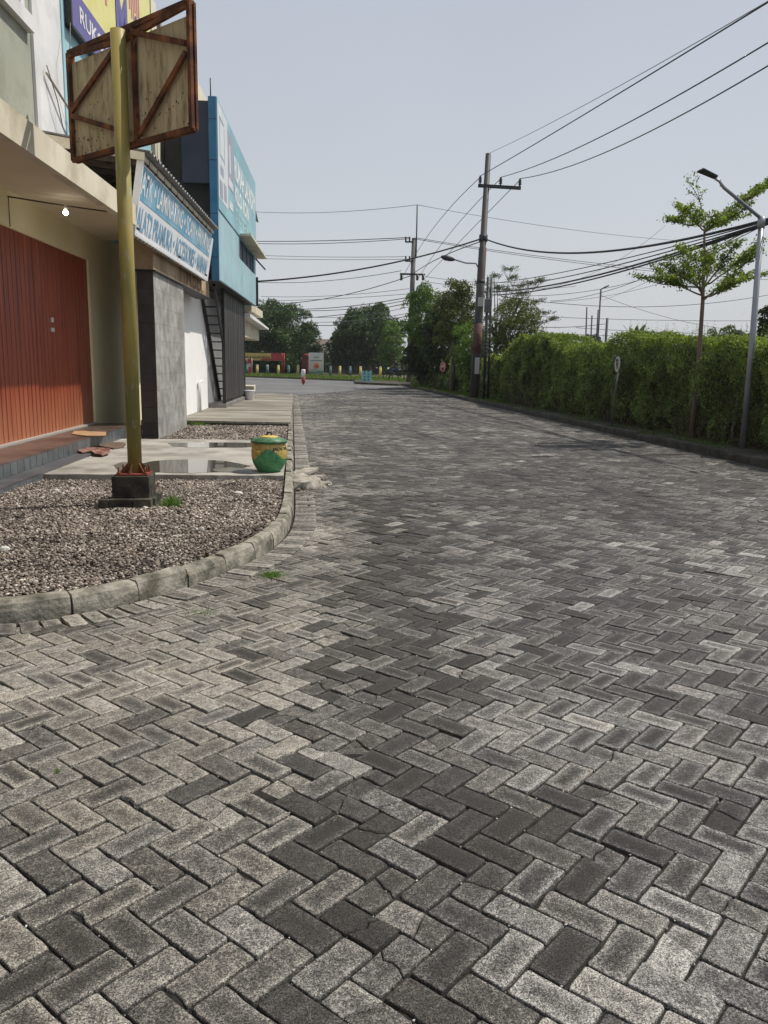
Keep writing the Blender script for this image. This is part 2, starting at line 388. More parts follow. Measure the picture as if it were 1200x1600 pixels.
ca = me.color_attributes.new('pc', 'FLOAT_COLOR', 'POINT'); ca.data.foreach_set('color', Ca.astype(np.float32).ravel())
m = bpy.data.materials.new('block_paving'); m.use_nodes = True; ns, ls = nt(m); b = ns['Principled BSDF']
def MR(src, a, b_, c, d, clamp=True):
    q = node(ns, 'ShaderNodeMapRange'); q.clamp = clamp
    for k, v_ in zip(('From Min', 'From Max', 'To Min', 'To Max'), (a, b_, c, d)): q.inputs[k].default_value = v_
    ls.new(src, q.inputs['Value']); return q.outputs[0]
def MA(op, a, b_=None, c=None):
    q = node(ns, 'ShaderNodeMath', operation=op)
    for k, v_ in enumerate((a, b_, c)):
        if v_ is None: continue
        if isinstance(v_, (int, float)): q.inputs[k].default_value = v_
        else: ls.new(v_, q.inputs[k])
    return q.outputs[0]
at_ = node(ns, 'ShaderNodeAttribute', attribute_name='pc'); sp_ = node(ns, 'ShaderNodeSeparateColor'); ls.new(at_.outputs['Color'], sp_.inputs[0])
uvn = node(ns, 'ShaderNodeUVMap', uv_map='puv'); su = node(ns, 'ShaderNodeSeparateXYZ'); ls.new(uvn.outputs[0], su.inputs[0])
tc = node(ns, 'ShaderNodeTexCoord')
def NZ(scale, detail=4, rough=.6):
    q = node(ns, 'ShaderNodeTexNoise'); q.inputs['Scale'].default_value = scale; q.inputs['Detail'].default_value = detail; q.inputs['Roughness'].default_value = rough; ls.new(tc.outputs['Object'], q.inputs['Vector']); return q.outputs['Fac']
grit = NZ(260, 3); grit2 = NZ(90, 6, .8); blot = NZ(26, 6, .7); large = NZ(1.1, 6)
ex = MA('SUBTRACT', .1005, MA('ABSOLUTE', su.outputs[0])); ey = MA('SUBTRACT', .0487, MA('ABSOLUTE', su.outputs[1])); ed = MA('MINIMUM', ex, ey)
edn = MA('ADD', MA('ADD', ed, MR(blot, .3, .7, -.014, .014)), MR(NZ(95, 3, .7), .3, .7, -.013, .013))
cenw = MR(edn, .012, .038, 0, 1)                       # worn dark middle of each stone
val_ = MA('ADD', sp_.outputs[0], MR(blot, .35, .65, -.17, .15))
val_ = MA('ADD', val_, MR(large, .3, .7, -.09, .09))
val_ = MA('SUBTRACT', val_, MA('MULTIPLY', MA('MULTIPLY', cenw, sp_.outputs[2]), .50))
val_ = MA('ADD', val_, MR(ed, .003, .014, .07, 0)); val_ = MA('ADD', val_, MR(ed, .0, .004, -.30, 0))
val_ = MA('ADD', val_, MR(grit, .38, .62, -.16, .16)); val_ = MA('ADD', val_, MR(grit2, .38, .62, -.17, .17))
cr = node(ns, 'ShaderNodeValToRGB'); ls.new(val_, cr.inputs[0]); e = cr.color_ramp.elements; e[0].position = 0; e[0].color = (.046, .043, .040, 1); e[1].position = .95; e[1].color = (.66, .64, .605, 1)
q = e.new(.35); q.color = (.12, .116, .112, 1); q = e.new(.65); q.color = (.355, .345, .330, 1)
wm = node(ns, 'ShaderNodeMix', data_type='RGBA'); wm.blend_type = 'MULTIPLY'; ls.new(MR(sp_.outputs[1], 0, 1, 0, 1), wm.inputs['Factor']); ls.new(cr.outputs[0], wm.inputs[6]); wm.inputs[7].default_value = (1.06, 1.0, .90, 1)
pit = MR(NZ(210, 2, .5), .53, .60, 1.0, .38); pit2 = MR(NZ(480, 1, .5), .55, .62, 1.0, .55); chipl = MR(NZ(340, 1, .5), .60, .66, 1.0, 1.55)
vs = node(ns, 'ShaderNodeVectorMath', operation='SCALE'); ls.new(wm.outputs[2], vs.inputs[0]); ls.new(MA('MULTIPLY', MA('MULTIPLY', pit, pit2), chipl), vs.inputs['Scale'])
ls.new(vs.outputs[0], b.inputs['Base Color']); b.inputs['Roughness'].default_value = .72; b.inputs['Specular IOR Level'].default_value = .35
bp = node(ns, 'ShaderNodeBump'); bp.inputs['Strength'].default_value = .8; bp.inputs['Distance'].default_value = .005
hh = MA('ADD', MA('ADD', MA('ADD', grit, MA('MULTIPLY', grit2, 1.4)), MA('MULTIPLY', blot, 1.2)), MA('MULTIPLY', pit, .5)); ls.new(hh, bp.inputs['Height']); ls.new(bp.outputs[0], b.inputs['Normal'])
me.materials.append(m); o = bpy.data.objects.new('paved_road', me); COL.objects.link(o); struct(o); m_pave = m

# ---- loose stones
ico = []
ph = (1+5**.5)/2
for a, b2 in ((1, ph), (-1, ph), (1, -ph), (-1, -ph)): ico += [(a, b2, 0), (0, a, b2), (b2, 0, a)]
ico = np.array(ico, float); ico /= np.linalg.norm(ico[0])
icoF = []
for i in range(12):
    for j in range(i+1, 12):
        for k in range(j+1, 12):
            a, b2, c = ico[i], ico[j], ico[k]
            if max(np.linalg.norm(a-b2), np.linalg.norm(b2-c), np.linalg.norm(a-c)) < 1.1:
                icoF.append((i, j, k) if np.dot(np.cross(b2-a, c-a), a) > 0 else (i, k, j))
icoF = np.array(icoF)
def stones(name, P, r, m, flat=.7, kind='stuff', parent=None):
    n = len(P); r = np.broadcast_to(r, (n,))*rng.uniform(.55, 1.45, n)
    V = ico[None]*(1+rng.uniform(-.3, .3, (n, 12, 1)))*rng.uniform([.7, .7, .5], [1.3, 1.2, .95], (n, 1, 3))
    q = rng.normal(size=(n, 4)); q /= np.linalg.norm(q, axis=1)[:, None]; a, x, y, z = q.T
    Rm = np.stack([1-2*(y*y+z*z), 2*(x*y-z*a), 2*(x*z+y*a), 2*(x*y+z*a), 1-2*(x*x+z*z), 2*(y*z-x*a), 2*(x*z-y*a), 2*(y*z+x*a), 1-2*(x*x+y*y)], 1).reshape(n, 3, 3)
    V = np.einsum('nij,nkj->nki', Rm, V)*r[:, None, None]; V[:, :, 2] *= flat; V += np.asarray(P)[:, None]
    Fq = (icoF[None]+12*np.arange(n)[:, None, None]).reshape(-1, 3)
    o = fastmesh(name, V.reshape(-1, 3), Fq, m, parent, 3)
    if kind: struct(o, kind)
    return o
m_gravel = island_mat('gravel', [(0, (.05, .042, .036)), (.25, (.16, .13, .11)), (.6, (.27, .225, .19)), (.88, (.40, .35, .30)), (1, (.66, .62, .56))], .85, noise=(1.3, .6, 1.25))
m_gbase = mat('gravel_bed', (.05, .042, .038), .95, (.13, .11, .10), 60, bump=1, bscale=90)
SLF, SLB = 9.66, 14.15
stepline = lambda y: B(0, -.25, 0)[0]+(y-14.8)*math.tan(_A)
bedpoly = [tuple(p+np.array([-d[1], d[0]])*.10) for p, d in zip(KR, KD) if p[1] < SLF+.1 and p[0] > -6][::6]
bed = [(-6, SLF+.1)]+[(-6, bedpoly[0][1])]+bedpoly+[(-.13, SLF+.1)]
struct(obj('gravel_bed', MB().prism(bed[::-1][::-1], -.05, .055), m_gbase))
struct(obj('gravel_bed', MB().prism([(-2.6, SLB-.1), (-.14, SLB-.1), (-.14, 18.3), (-2.6, 18.3)], -.05, .055), m_gbase))
def gpoints(x0, x1, y0, y1, dens):
    n = int((x1-x0)*(y1-y0)*dens); return np.column_stack([rng.uniform(x0, x1, n), rng.uniform(y0, y1, n)])
G = gpoints(-3.6, -.08, 4.4, SLF, 3300); k1 = kerb_side(G)
m1 = (k1 < -.112) & (vnoise(G[:, 0]*2.7, G[:, 1]*2.7, 12)*.6+vnoise(G[:, 0]*7, G[:, 1]*7, 13)*.4+.25*rng.random(len(G)) > .30) & (G[:, 0] > -1.1-.3*G[:, 1]+.3) & (G[:, 0] > -3.55)
G = G[m1]; zz = .066+.018*vnoise(G[:, 0]*2, G[:, 1]*2, 5)+rng.uniform(-.006, .009, len(G))
zz -= .02*np.exp(-((k1[m1]+.15)/.09)**2)
stones('gravel', np.column_stack([G, zz]), np.where(G[:, 1] < 6.5, .0105, .0118)*(1+.5*(rng.random(len(G)) < .05)), m_gravel)
G = gpoints(-2.4, -.15, SLB, 18.1, 1000); stones('gravel', np.column_stack([G, .066+rng.uniform(-.008, .012, len(G))]), .018, m_gravel)
# grit lodged in the joints and lying on the stones
m_grit = island_mat('grit', [(0, (.1, .09, .08)), (.5, (.3, .28, .25)), (1, (.7, .68, .64))], .8)
G = gpoints(-1.5, 3.2, 1.2, 5.5, 55); gg = kerb_side(G) > .05; G = G[gg]
def on_joint(P):   # nearest joint of the herringbone, where loose grit collects
    L = (P-po)@np.stack([pu, pv], 1)/W; k = rng.integers(0, 2, len(L)); L[np.arange(len(L)), k] = np.round(L[np.arange(len(L)), k]); return po+W*(L[:, :1]*pu+L[:, 1:]*pv)
G = on_joint(G); stones('road_grit', np.column_stack([G, np.full(len(G), -.0045)]), .0032, m_grit)
G = np.column_stack([rng.normal(.14, .12, 500), rng.normal(10.1, .6, 500)]); G = G[(G[:, 0] > .0)]
stones('road_grit', np.column_stack([G, np.full(len(G), .012)]), .011, m_gravel)

# ---- concrete slabs, puddles
m_conc = mat('old_concrete', (.30, .285, .25), .85, (.44, .42, .375), 2.5, bump=.35, bscale=70, stain=(.17, .155, .13), sscale=1.3)
m_conc2 = mat('worn_concrete', (.17, .15, .12), .85, (.36, .34, .29), 1.2, bump=.35, bscale=70, stain=(.10, .082, .06), sscale=.8, stretch=(.45, 1.6, 1))
m_edge = mat('dark_edge', (.03, .028, .022), .95, (.09, .08, .06), 6, bump=1, bscale=30)  # dark tone for the slab front and the island
def ragged(p, q, n, amp, ax):
    out = []
    for i in range(n+1):
        a = np.array(p, float)+(np.array(q, float)-np.array(p, float))*i/n
        if 0 < i < n: a[ax] += random.uniform(-amp, amp)
        out.append(tuple(a))
    return out
sl1 = ragged((-3.5, SLF+.12), (-.14, SLF-.02), 40, .022, 1)+[(-.12, SLB)]+ragged((-.12, SLB), (-3.5, SLB+.1), 25, .02, 1)
o = struct(obj('concrete_slab', MB().prism(sl1, -.03, .13), m_conc)); 
sl2 = ragged((-2.42, 18.45), (-.1, 18.1), 30, .03, 1)+[(-.06, 33.4), (-1.0, 35.5), (-2.2, 33.5), (-9, 34), (-9, 18.7)]
struct(obj('concrete_slab', MB().prism(sl2, -.03, .15), m_conc2))
struct(obj('slab_edge', MB().prism([(-2.4, 18.40), (-.12, 18.02), (-.12, 18.3), (-2.4, 18.7)], -.03, .115), m_edge))
m_pud = mat('puddle_water', (.10, .09, .075), .02, spec=.9)
m_shadow = mat('shadowed_concrete', (.12, .105, .085), .35, (.2, .18, .15), 3, spec=.5)  # darker slab tone for the shadows painted below
def puddle(pts, z, m, name='puddle', n=6):
    P = [gz(x, y, z) for x, y in pts]; Q = []
    for i in range(len(P)):
        a, b3 = P[i], P[(i+1) % len(P)]
        for k in range(n):
            t = k/n; q = a+(b3-a)*t; q = q+np.array([random.uniform(-.012, .012), random.uniform(-.02, .02), 0]); Q.append(q)
    return struct(obj(name, MB().add([(*q[:2], z) for q in Q], [tuple(range(len(Q)))]), m))
puddle([(214, 726), (240, 720), (300, 717), (352, 720), (392, 728), (372, 733), (352, 737), (300, 739), (240, 738), (222, 738)], .1335, m_pud)
puddle([(262, 692), (330, 691), (432, 692), (440, 697), (380, 699), (300, 699.5), (270, 697)], .1335, m_pud)
puddle([(176, 727), (190, 722), (206, 722), (212, 738), (190, 738)], .1335, m_shadow, 'painted_shadow')  # shadow of the sign painted as a dark patch
puddle([(395, 733), (360, 730), (330, 733), (340, 737), (395, 740)], .1342, m_shadow, 'painted_shadow')  # cast shadow of the bin painted left of its base

# broken ramp and rubble at the slab corner
m_chunk = mat('broken_concrete', (.22, .195, .16), .9, (.42, .39, .34), 8, bump=1, bscale=60)
P0 = gz(470, 742); c_ = []
for (x, y, r, h_) in [(.12, 9.72, .20, .11), (.25, 9.6, .12, .05), (.05, 10.05, .13, .10), (.36, 9.85, .09, .03)]:
    c_.append((x, y, r, h_))
mb = MB()
for x, y, r, h_ in c_:
    n_ = 11; V = []; 
    for ring, (rr, z) in enumerate(((1, -.01), (.86, h_*.75), (.5, h_), )):
        for k in range(n_):
            q = rr*r*(1+random.uniform(-.2, .2)); a = 2*math.pi*k/n_; V.append((x+q*math.cos(a), y+1.5*q*math.sin(a), z+(random.uniform(-.012, .012) if ring else 0)))
    mb.add(V, [(i*n_+k, i*n_+(k+1) % n_, (i+1)*n_+(k+1) % n_, (i+1)*n_+k) for i in range(2) for k in range(n_)]+[tuple(2*n_+k for k in range(n_))])
struct(obj('mortar_spill', mb, m_chunk), 'stuff')
for k, (x, y, L, wd, rz, lab) in enumerate([(.13, 10.75, .62, .20, 1.15, 'long flat broken concrete piece lying in the gutter behind the green bin'), (.27, 10.2, .2, .12, .5, 'short chunk of broken concrete in the gutter beside the green bin')]):
    mb = MB(); c, s_ = math.cos(rz), math.sin(rz); pl = [(-.5, -.4), (.1, -.55), (.5, -.3), (.46, .35), (-.1, .5), (-.5, .3)]
    pp = [(x+a*L*c-b3*wd*s_, y+a*L*s_+b3*wd*c) for a, b3 in pl]; mb.prism(pp, .012, .055)
    tag(obj('concrete_chunk', mb, m_chunk, origin=(x, y, 0), bevel=.006), lab, 'rubble')

# right verge
m_verge = mat('verge_soil', (.03, .03, .018), .95, (.075, .07, .04), 3, bump=1, bscale=30)
struct(obj('verge', MB().prism([(7.1, 1), (7.05, 16), (7.1, 32), (7.2, 42), (7.4, 54), (9, 60), (14, 61), (14, 1)], -.05, .09), m_verge))
m_grass = island_mat('grass', [(0, (.045, .08, .015)), (.5, (.09, .15, .03)), (1, (.22, .25, .08))], .7, .35)
def blades(P, h, wd=.006):
    n = len(P); a = rng.uniform(0, 6.28, n); h = h*rng.uniform(.5, 1.4, n); d = np.stack([np.cos(a), np.sin(a), 0*a], 1)
    lean = rng.normal(0, .35, (n, 2)); tip = P+np.column_stack([lean*h[:, None], h]); V = np.stack([P-d*wd, P+d*wd, tip], 1).reshape(-1, 3)
    return V, np.arange(3*n).reshape(n, 3)
n = 9000; P = np.column_stack([rng.uniform(7.14, 8.1, n), rng.uniform(30, 56, n), np.full(n, .09)]); P[:, 0] += np.clip((P[:, 1]-50)*.12, 0, 2)
V, Fq = blades(P, .09, .012); struct(fastmesh('verge_grass', V, Fq, m_grass, None, 3), 'stuff')
n = 5000; P = np.column_stack([rng.uniform(7.15, 7.9, n), rng.uniform(10, 30, n), np.full(n, .08)]); P = P[vnoise(P[:, 0]*2, P[:, 1]*1.2, 9) > .45]
V, Fq = blades(P, .08, .006); struct(fastmesh('verge_grass', V, Fq, m_grass, None, 3), 'stuff')
# weeds
m_weed = island_mat('weed', [(0, (.05, .10, .02)), (.6, (.12, .22, .05)), (1, (.25, .34, .12))], .6, .35)
def weed(name, p, r, h_, n, lab, size=.03):
    t = thing(name, lab, 'weed', p); P = np.array(p)+np.column_stack([rng.normal(0, r*.5, n), rng.normal(0, r*.5, n), np.abs(rng.normal(0, h_*.5, n))])
    leaves('foliage', P, size, m_weed, t, droop=-.6, aspect=.3, up=.2)
    V, Fq = blades(np.array(p)+np.column_stack([rng.normal(0, r*.4, n//2), rng.normal(0, r*.4, n//2), np.zeros(n//2)]), h_*1.2, .003); fastmesh('stem', V, Fq, m_weed, t, 3)
q = gz(268, 792, .07); weed('weed', (q[0], q[1], .07), .1, .09, 420, 'bright green leafy weed growing in gravel right of the sign foundation', .028)
q = gz(425, 900, 0.0); weed('weed', (q[0], q[1], .005), .09, .02, 260, 'flat green weed in paving joints outside the curved kerb', .02)
q = gz(400, 907); 
q = gz(90, 1207); weed('weed', (q[0], q[1], .0), .012, .012, 22, 'tiny weed sprouting in a paving joint near the left edge', .012)
q = gz(315, 958); weed('weed', (q[0], q[1], .002), .10, .008, 90, 'thin dry weed along the joint by the outer foot of the kerb', .014)
q = gz(332, 662, .1); weed('weed', (q[0]-.3, q[1], .08), .25, .05, 240, 'low green weed patch beside the tiled pillar foot', .035)
# pale stones and litter in the gravel
m_white = mat('pale_litter', (.6, .58, .54), .8, (.72, .7, .66), 20)
for (px, py, s_, lab) in [(372, 770, .05, 'pale stone on the gravel in front of the green bin'), (8, 857, .045, 'small white scrap on gravel at the left edge of the picture'), (87, 766, .035, 'white pebble on the gravel near the tiled steps'), (315, 826, .02, 'small pale chip in the middle of the gravel')]:
    q = gz(px, py, .09); n_ = 8; mb = MB(); V = []
    for rr, z in ((1, -.01), (.9, .012), (.5, .02)):
        for k in range(n_): a = 2*math.pi*k/n_; rj = rr*s_*random.uniform(.75, 1.2); V.append((q[0]+rj*math.cos(a), q[1]+rj*.6*math.sin(a), .085+z))
    mb.add(V, [(i*n_+k, i*n_+(k+1) % n_, (i+1)*n_+(k+1) % n_, (i+1)*n_+k) for i in range(2) for k in range(n_)]+[tuple(2*n_+k for k in range(n_))])
    tag(obj('pale_stone', mb, m_white, origin=(q[0], q[1], .08)), lab, 'stone')
# ================================================================= SHOP ROW
m_cream = mat('cream_paint', (.80, .71, .44), .75, (.86, .78, .52), 1.2, bump=.1, bscale=30)
m_fascia = mat('fascia_paint', (.62, .57, .44), .8, (.70, .65, .53), 2, bump=.1, stain=(.42, .37, .27), sscale=1.4)
m_soff = mat('soffit_paint', (.68, .60, .44), .85, (.74, .66, .5), 1.5)
m_ggreen = mat('weathered_green_wall', (.36, .38, .31), .85, (.44, .45, .38), 1.5, bump=.15, stain=(.25, .26, .22), sscale=2.)
m_white = mat('white_paint', (.68, .69, .70), .75, (.76, .76, .76), 2, stain=(.55, .55, .54), sscale=1.2)
m_lblue = mat('light_blue_paint', (.30, .52, .60), .75, (.38, .60, .66), 2)
m_gbeige = mat('dirty_beige_wall', (.30, .28, .22), .85, (.42, .39, .31), 1.5, stain=(.2, .19, .16), sscale=1.6)
m_ccream = mat('pale_cream_paint', (.66, .62, .48), .8, (.72, .68, .55), 2)
m_dark = mat('dark_glass', (.02, .022, .026), .15, spec=.6)
m_black = mat('black_metal', (.018, .017, .017), .55, (.03, .028, .027), 8)
m_navy = mat('shaded_blue_panel', (.035, .042, .07), .6, (.05, .058, .09), 2)  # side panel blue with the shade of that side put into the colour
m_tread = mat('brown_floor_tile', (.075, .052, .043), .35, (.115, .082, .068), 2.5, stain=(.16, .12, .1), sscale=1.2)
m_tile = mat('grey_riser_tile', (.085, .095, .10), .4, (.13, .14, .15), 5)
m_grout = mat('pale_grout', (.35, .33, .3), .9)
m_wood = bpy.data.materials.new('red_shutter_paint'); m_wood.use_nodes = True
ns, ls = nt(m_wood); b = ns['Principled BSDF']; b.inputs['Roughness'].default_value = .45
tc = node(ns, 'ShaderNodeTexCoord'); mp = node(ns, 'ShaderNodeMapping'); mp.inputs['Scale'].default_value = (9, 9, .5); ls.new(tc.outputs['Object'], mp.inputs[0])
n_ = node(ns, 'ShaderNodeTexNoise'); n_.inputs['Scale'].default_value = 1.3; n_.inputs['Detail'].default_value = 6; ls.new(mp.outputs[0], n_.inputs['Vector'])
cr = node(ns, 'ShaderNodeValToRGB'); e = cr.color_ramp.elements; e[0].position = .3; e[0].color = (.19, .036, .016, 1); e[1].position = .72; e[1].color = (.36, .082, .034, 1); ls.new(n_.outputs['Fac'], cr.inputs[0])
sx = node(ns, 'ShaderNodeSeparateXYZ'); ls.new(tc.outputs['Object'], sx.inputs[0])
n2 = node(ns, 'ShaderNodeTexNoise'); n2.inputs['Scale'].default_value = 5; ls.new(mp.outputs[0], n2.inputs['Vector'])
fd = node(ns, 'ShaderNodeMapRange'); fd.inputs['From Min'].default_value = 1.0; fd.inputs['From Max'].default_value = .35; ls.new(sx.outputs['Z'], fd.inputs['Value'])
mu = node(ns, 'ShaderNodeMath', operation='MULTIPLY'); ls.new(fd.outputs[0], mu.inputs[0]); ls.new(n2.outputs['Fac'], mu.inputs[1])
mxx = node(ns, 'ShaderNodeMix', data_type='RGBA'); ls.new(mu.outputs[0], mxx.inputs['Factor']); ls.new(cr.outputs[0], mxx.inputs[6]); mxx.inputs[7].default_value = (.50, .23, .12, 1); ls.new(mxx.outputs[2], b.inputs['Base Color'])  # patchy, paler orange towards the foot

# near shop
shop = thing('shop_building', 'cream two storey shop house with red folding shutter and tiled steps', 'building', B(-3, -1.2, 0))
mb = MB(); mb.bbox(-14, .25, -1.6, -1.15, 3.13, 3.66); mb.bbox(.25, 8.5, -1.6, -1.15, .0, 3.66); mb.bbox(-14, -9.2, -1.6, -1.15, 0, 3.13); obj('wall', mb, m_cream, shop)
mb = MB(); mb.bbox(-14, 1.2, -1.15, .08, 3.60, 3.66); obj('soffit', mb, m_soff, shop)
mb = MB(); mb.bbox(-14, -1.98, .08, .2, 3.38, 3.67); mb.bbox(-1.978, -.02, -.04, .08, 3.38, 3.597); obj('fascia', mb, m_fascia, shop)
mb = MB(); mb.bbox(-14, -5.93, -6, .17, 3.672, 9.5); obj('upper_wall', mb, m_ggreen, shop)
mb = MB(); mb.bbox(-5.928, -5.82, -1.1, .2, 3.672, 9.5); obj('pilaster', mb, m_white, shop)
wn = MB(); wn.bbox(-9, -6.25, .10, .175, 4.66, 6.6); wf = obj('window', wn, m_dark, shop)
f_ = MB(); f_.bbox(-9, -6.0, .172, .24, 4.50, 4.64); f_.bbox(-6.25, -6.15, .172, .21, 4.64, 6.6); obj('frame', f_, m_white, wf)
# folding shutter, one leaf of vertical slats
mb = MB(); s0 = -9.2; k = 0; V = []; Fs = []
prof = [(0, 0), (.012, -.028), (.02, -.028), (.032, 0), (.142, .004)]
ss = []
while s0 < .23:
    for a, t in prof: ss.append((s0+a, -1.19+t+random.uniform(-.002, .002)))
    s0 += .155
for s_, t in ss: V += [B(s_, t, .335), B(s_, t, 3.13)]
Fs = [(2*i, 2*i+2, 2*i+3, 2*i+1) for i in range(len(ss)-1)]
sh = rawmesh('shutter', V, Fs, m_wood, shop)
mb = MB(); mb.bbox(-9.2, .25, -1.24, -1.12, .318, .345); obj('shutter_track', mb, m_grout, sh)
q = bt = None
obj('latch', MB().bbox(-1.72, -1.66, -1.19, -1.165, 1.99, 2.06), m_white, sh)
for a in (-1.74, -1.67): obj('lock_plate', MB().bbox(a, a+.03, -1.19, -1.165, 1.85, 1.91), m_white, sh)
# steps: brown treads, grey tiled risers
mb = MB(); mb.bbox(-14, .3, -1.6, -.50, -.02, .30); mb.bbox(-14, -3.0, -.505, -.265, -.02, .135); obj('step_core', mb, m_grout, shop)
mb = MB(); mb.bbox(-14, .32, -1.15, -.495, .301, .318); obj('tread', mb, m_tread, shop); mb = MB(); mb.bbox(-14, -2.99, -.495, -.26, .136, .152); obj('lower_tread', mb, mat('grey_floor_tile', (.075, .075, .08), .35, (.12, .12, .125), 3), shop)
mb = MB(); s_ = -14.
while s_ < .15:
    mb.bbox(s_+.006, s_+.194, -.5, -.492, .155 if s_ < -3.0 else .10, .296)
    if s_ < -3.2: mb.bbox(s_+.006, s_+.194, -.267, -.258, -.02, .131)
    s_ += .2
obj('riser_tile', mb, m_tile, shop)
# tiled pillar slab with the faded painted word above it
m_pill = mat('pillar_tile', (.27, .265, .245), .6, (.44, .435, .41), 4.5, bump=.15, bscale=40, stain=(.20, .195, .18), sscale=1.8)
m_pilld = mat('shaded_pillar_tile', (.045, .04, .038), .5, (.065, .06, .055), 5)  # dark front tiles, the shade of that face put into their colour
mb = MB()
for i in range(7):
    for j in range(10):
        a = i*.4; mb.bbox(a+.0012, min(a+.3988, 2.8), -.02, 0+random.uniform(-.001, .001), .05+j*.29+.0012, .05+(j+1)*.29-.0012)
pl = obj('pillar', mb, m_pill, shop); 
mb = MB(); mb.bbox(.004, 2.79, -.28, -.021, .03, 2.95); obj('pillar_core', mb, m_pilld, pl)
mb = MB()
for j in range(10): mb.bbox(-.02, .003, -.28, -.002, .05+j*.29+.003, .05+(j+1)*.29-.003)
obj('shaded_tile', mb, m_pilld, pl)
mb = MB(); mb.bbox(-.1, 0, -.55, -.29, .13, .32); obj('plinth', mb, m_black, shop)
m_bei = mat('beige_beam', (.40, .30, .19), .85, (.48, .38, .25), 2, stain=(.26, .18, .11), sscale=1.5)
mb = MB(); mb.bbox(0, 6.3, -.3, 0, 2.97, 3.598); obj('beam', mb, m_bei, shop)
m_brown = mat('brown_lettering', (.16, .09, .05), .9, (.26, .17, .1), 14)
lettering('lettering', 'TIMBEL', m_brown, shop, B(2.2, 0, 3.0), BU, (0, 0, 1), 3.2, .42, .004)
mb = MB(); mb.bbox(-.06, 6.2, -.3, .05, 2.94, 2.966); obj('drip_ledge', mb, m_black, shop)
# set-back upper facade of the middle shops
mid = thing('shop_house_block', 'white and pale blue upper storeys with cream pilaster behind the rusty sign', 'building', B(4, -3, 0))
mb = MB(); mb.bbox(-5.81, -.80, -6, -1.10, 3.664, 9.5); obj('white_wall', mb, m_white, mid)
mb = MB(); mb.bbox(-.795, 5.28, -6, -1.08, 3.664, 9.5); obj('blue_wall', mb, m_lblue, mid)
mb = MB(); mb.bbox(5.285, 5.62, -6, -1.22, 3.664, 9.5); mb.bbox(6.20, 6.88, -6, -1.22, 3.664, 9.5); obj('dark_window_strip', mb, m_dark, mid)
mb = MB(); mb.bbox(5.62, 6.195, -6, -1.05, 3.664, 9.5); obj('pale_strip', mb, m_ccream, mid)
mb = MB(); mb.bbox(6.885, 8.58, -6, -1.1, 3.664, 9.4); obj('dirty_wall', mb, m_gbeige, mid)
mb = MB(); mb.bbox(8.585, 14.2, -6, -1.0, 3.664, 9.6); obj('cream_wall', mb, m_ccream, mid)
mb = MB(); mb.tube([B(13.6, -.9, 9.4), B(13.6, -.9, 10.3)], .02); obj('pipe', mb, m_black, mid); mb = MB(); mb.tube([B(-1.7, -1.06, 5.50), B(-.75, -.95, 5.12)], .018); obj('pipe', mb, m_gbeige, mid)
m_thin = mat('grey_wire', (.12, .12, .12), .6)
mb = MB(); mb.tube([B(-1.7, -1.05, 5.6), B(-1.45, -1.0, 5.2), B(-1.2, -1.02, 4.9), B(-.9, -1.0, 4.75)], .008, 5); mb.tube([B(-.8, -.95, 6.5), B(-1.05, -.9, 6.1), B(-1.0, -.95, 5.6), B(-.6, -1.0, 5.0)], .007, 5); obj('loose_wire', mb, m_thin, mid)
# yellow and purple shop banner
m_yel = mat('banner_yellow', (.68, .64, .22), .6, (.74, .70, .32), 3); m_pur = mat('banner_purple', (.14, .13, .34), .6); m_pink = mat('banner_pink', (.60, .22, .30), .6)
bn = thing('shop_banner', 'yellow shop banner with purple RUKO strip behind the rusty sign', 'banner', B(2.3, -1.05, 6.5))
mb = MB(); mb.bbox(-.62, 5.25, -1.075, -1.0, 6.55, 9.4); obj('panel', mb, m_yel, bn)
mb = MB(); mb.bbox(-.62, 5.25, -1.0, -.992, 6.56, 7.15); obj('strip', mb, m_pur, bn)
mb = MB(); mb.bbox(-.66, -.6, -1.07, -.97, 6.5, 9.4); mb.bbox(-.66, 5.27, -1.07, -.97, 6.5, 6.55); obj('frame', mb, m_black, bn)
lettering('lettering', 'RUKO JADE', m_white, bn, B(-.15, -.99, 6.66), BU, (0, 0, 1), 2.6, .34)
lettering('lettering', 'Mak', m_pur, bn, B(2.2, -.99, 7.35), BU, (0, 0, 1), 2.2, 1.0)
mb = MB()
for k in range(9):
    a = .45+k*.13; z = 7.55+random.uniform(0, .5); mb.bbox(a, a+.1, -1.0, -.992, z, z+random.uniform(.5, 1.1))
obj('picture', mb, m_pink, bn)
mb = MB()
for k in range(6): a = 3.3+k*.16; z = 8.3+random.uniform(-.2, .2); mb.bbox(a, a+.07, -1.0, -.99, z, z+.8)
obj('picture', mb, m_pink, bn)

# canopy over the stationery sign
m_zinc = mat('zinc_sheet', (.22, .225, .23), .5, (.34, .34, .34), 4, metal=.3)
m_dkwood = mat('dark_rafters', (.07, .05, .04), .8, (.12, .09, .07), 5)
cp = thing('roof_canopy', 'corrugated metal canopy with dark rafters above the blue stationery sign', 'canopy', B(1.5, -.4, 4.4))
V = []; Fs = []; NS = 190; a0 = -2.0; a1 = 5.0
for i in range(NS+1):
    s_ = a0+(a1-a0)*i/NS; dz = .028*math.sin(2*math.pi*s_/.21)
    for t, z in ((.44, 4.41), (-.3, 4.52), (-1.07, 4.64)): V.append(B(s_, t, z+dz))
for i in range(NS):
    for j in range(2): Fs.append((i*3+j, i*3+j+1, (i+1)*3+j+1, (i+1)*3+j))
o = rawmesh('roof_sheet', V, Fs, m_zinc, cp, [True]*len(Fs)); md = o.modifiers.new('s', 'SOLIDIFY'); md.thickness = .004
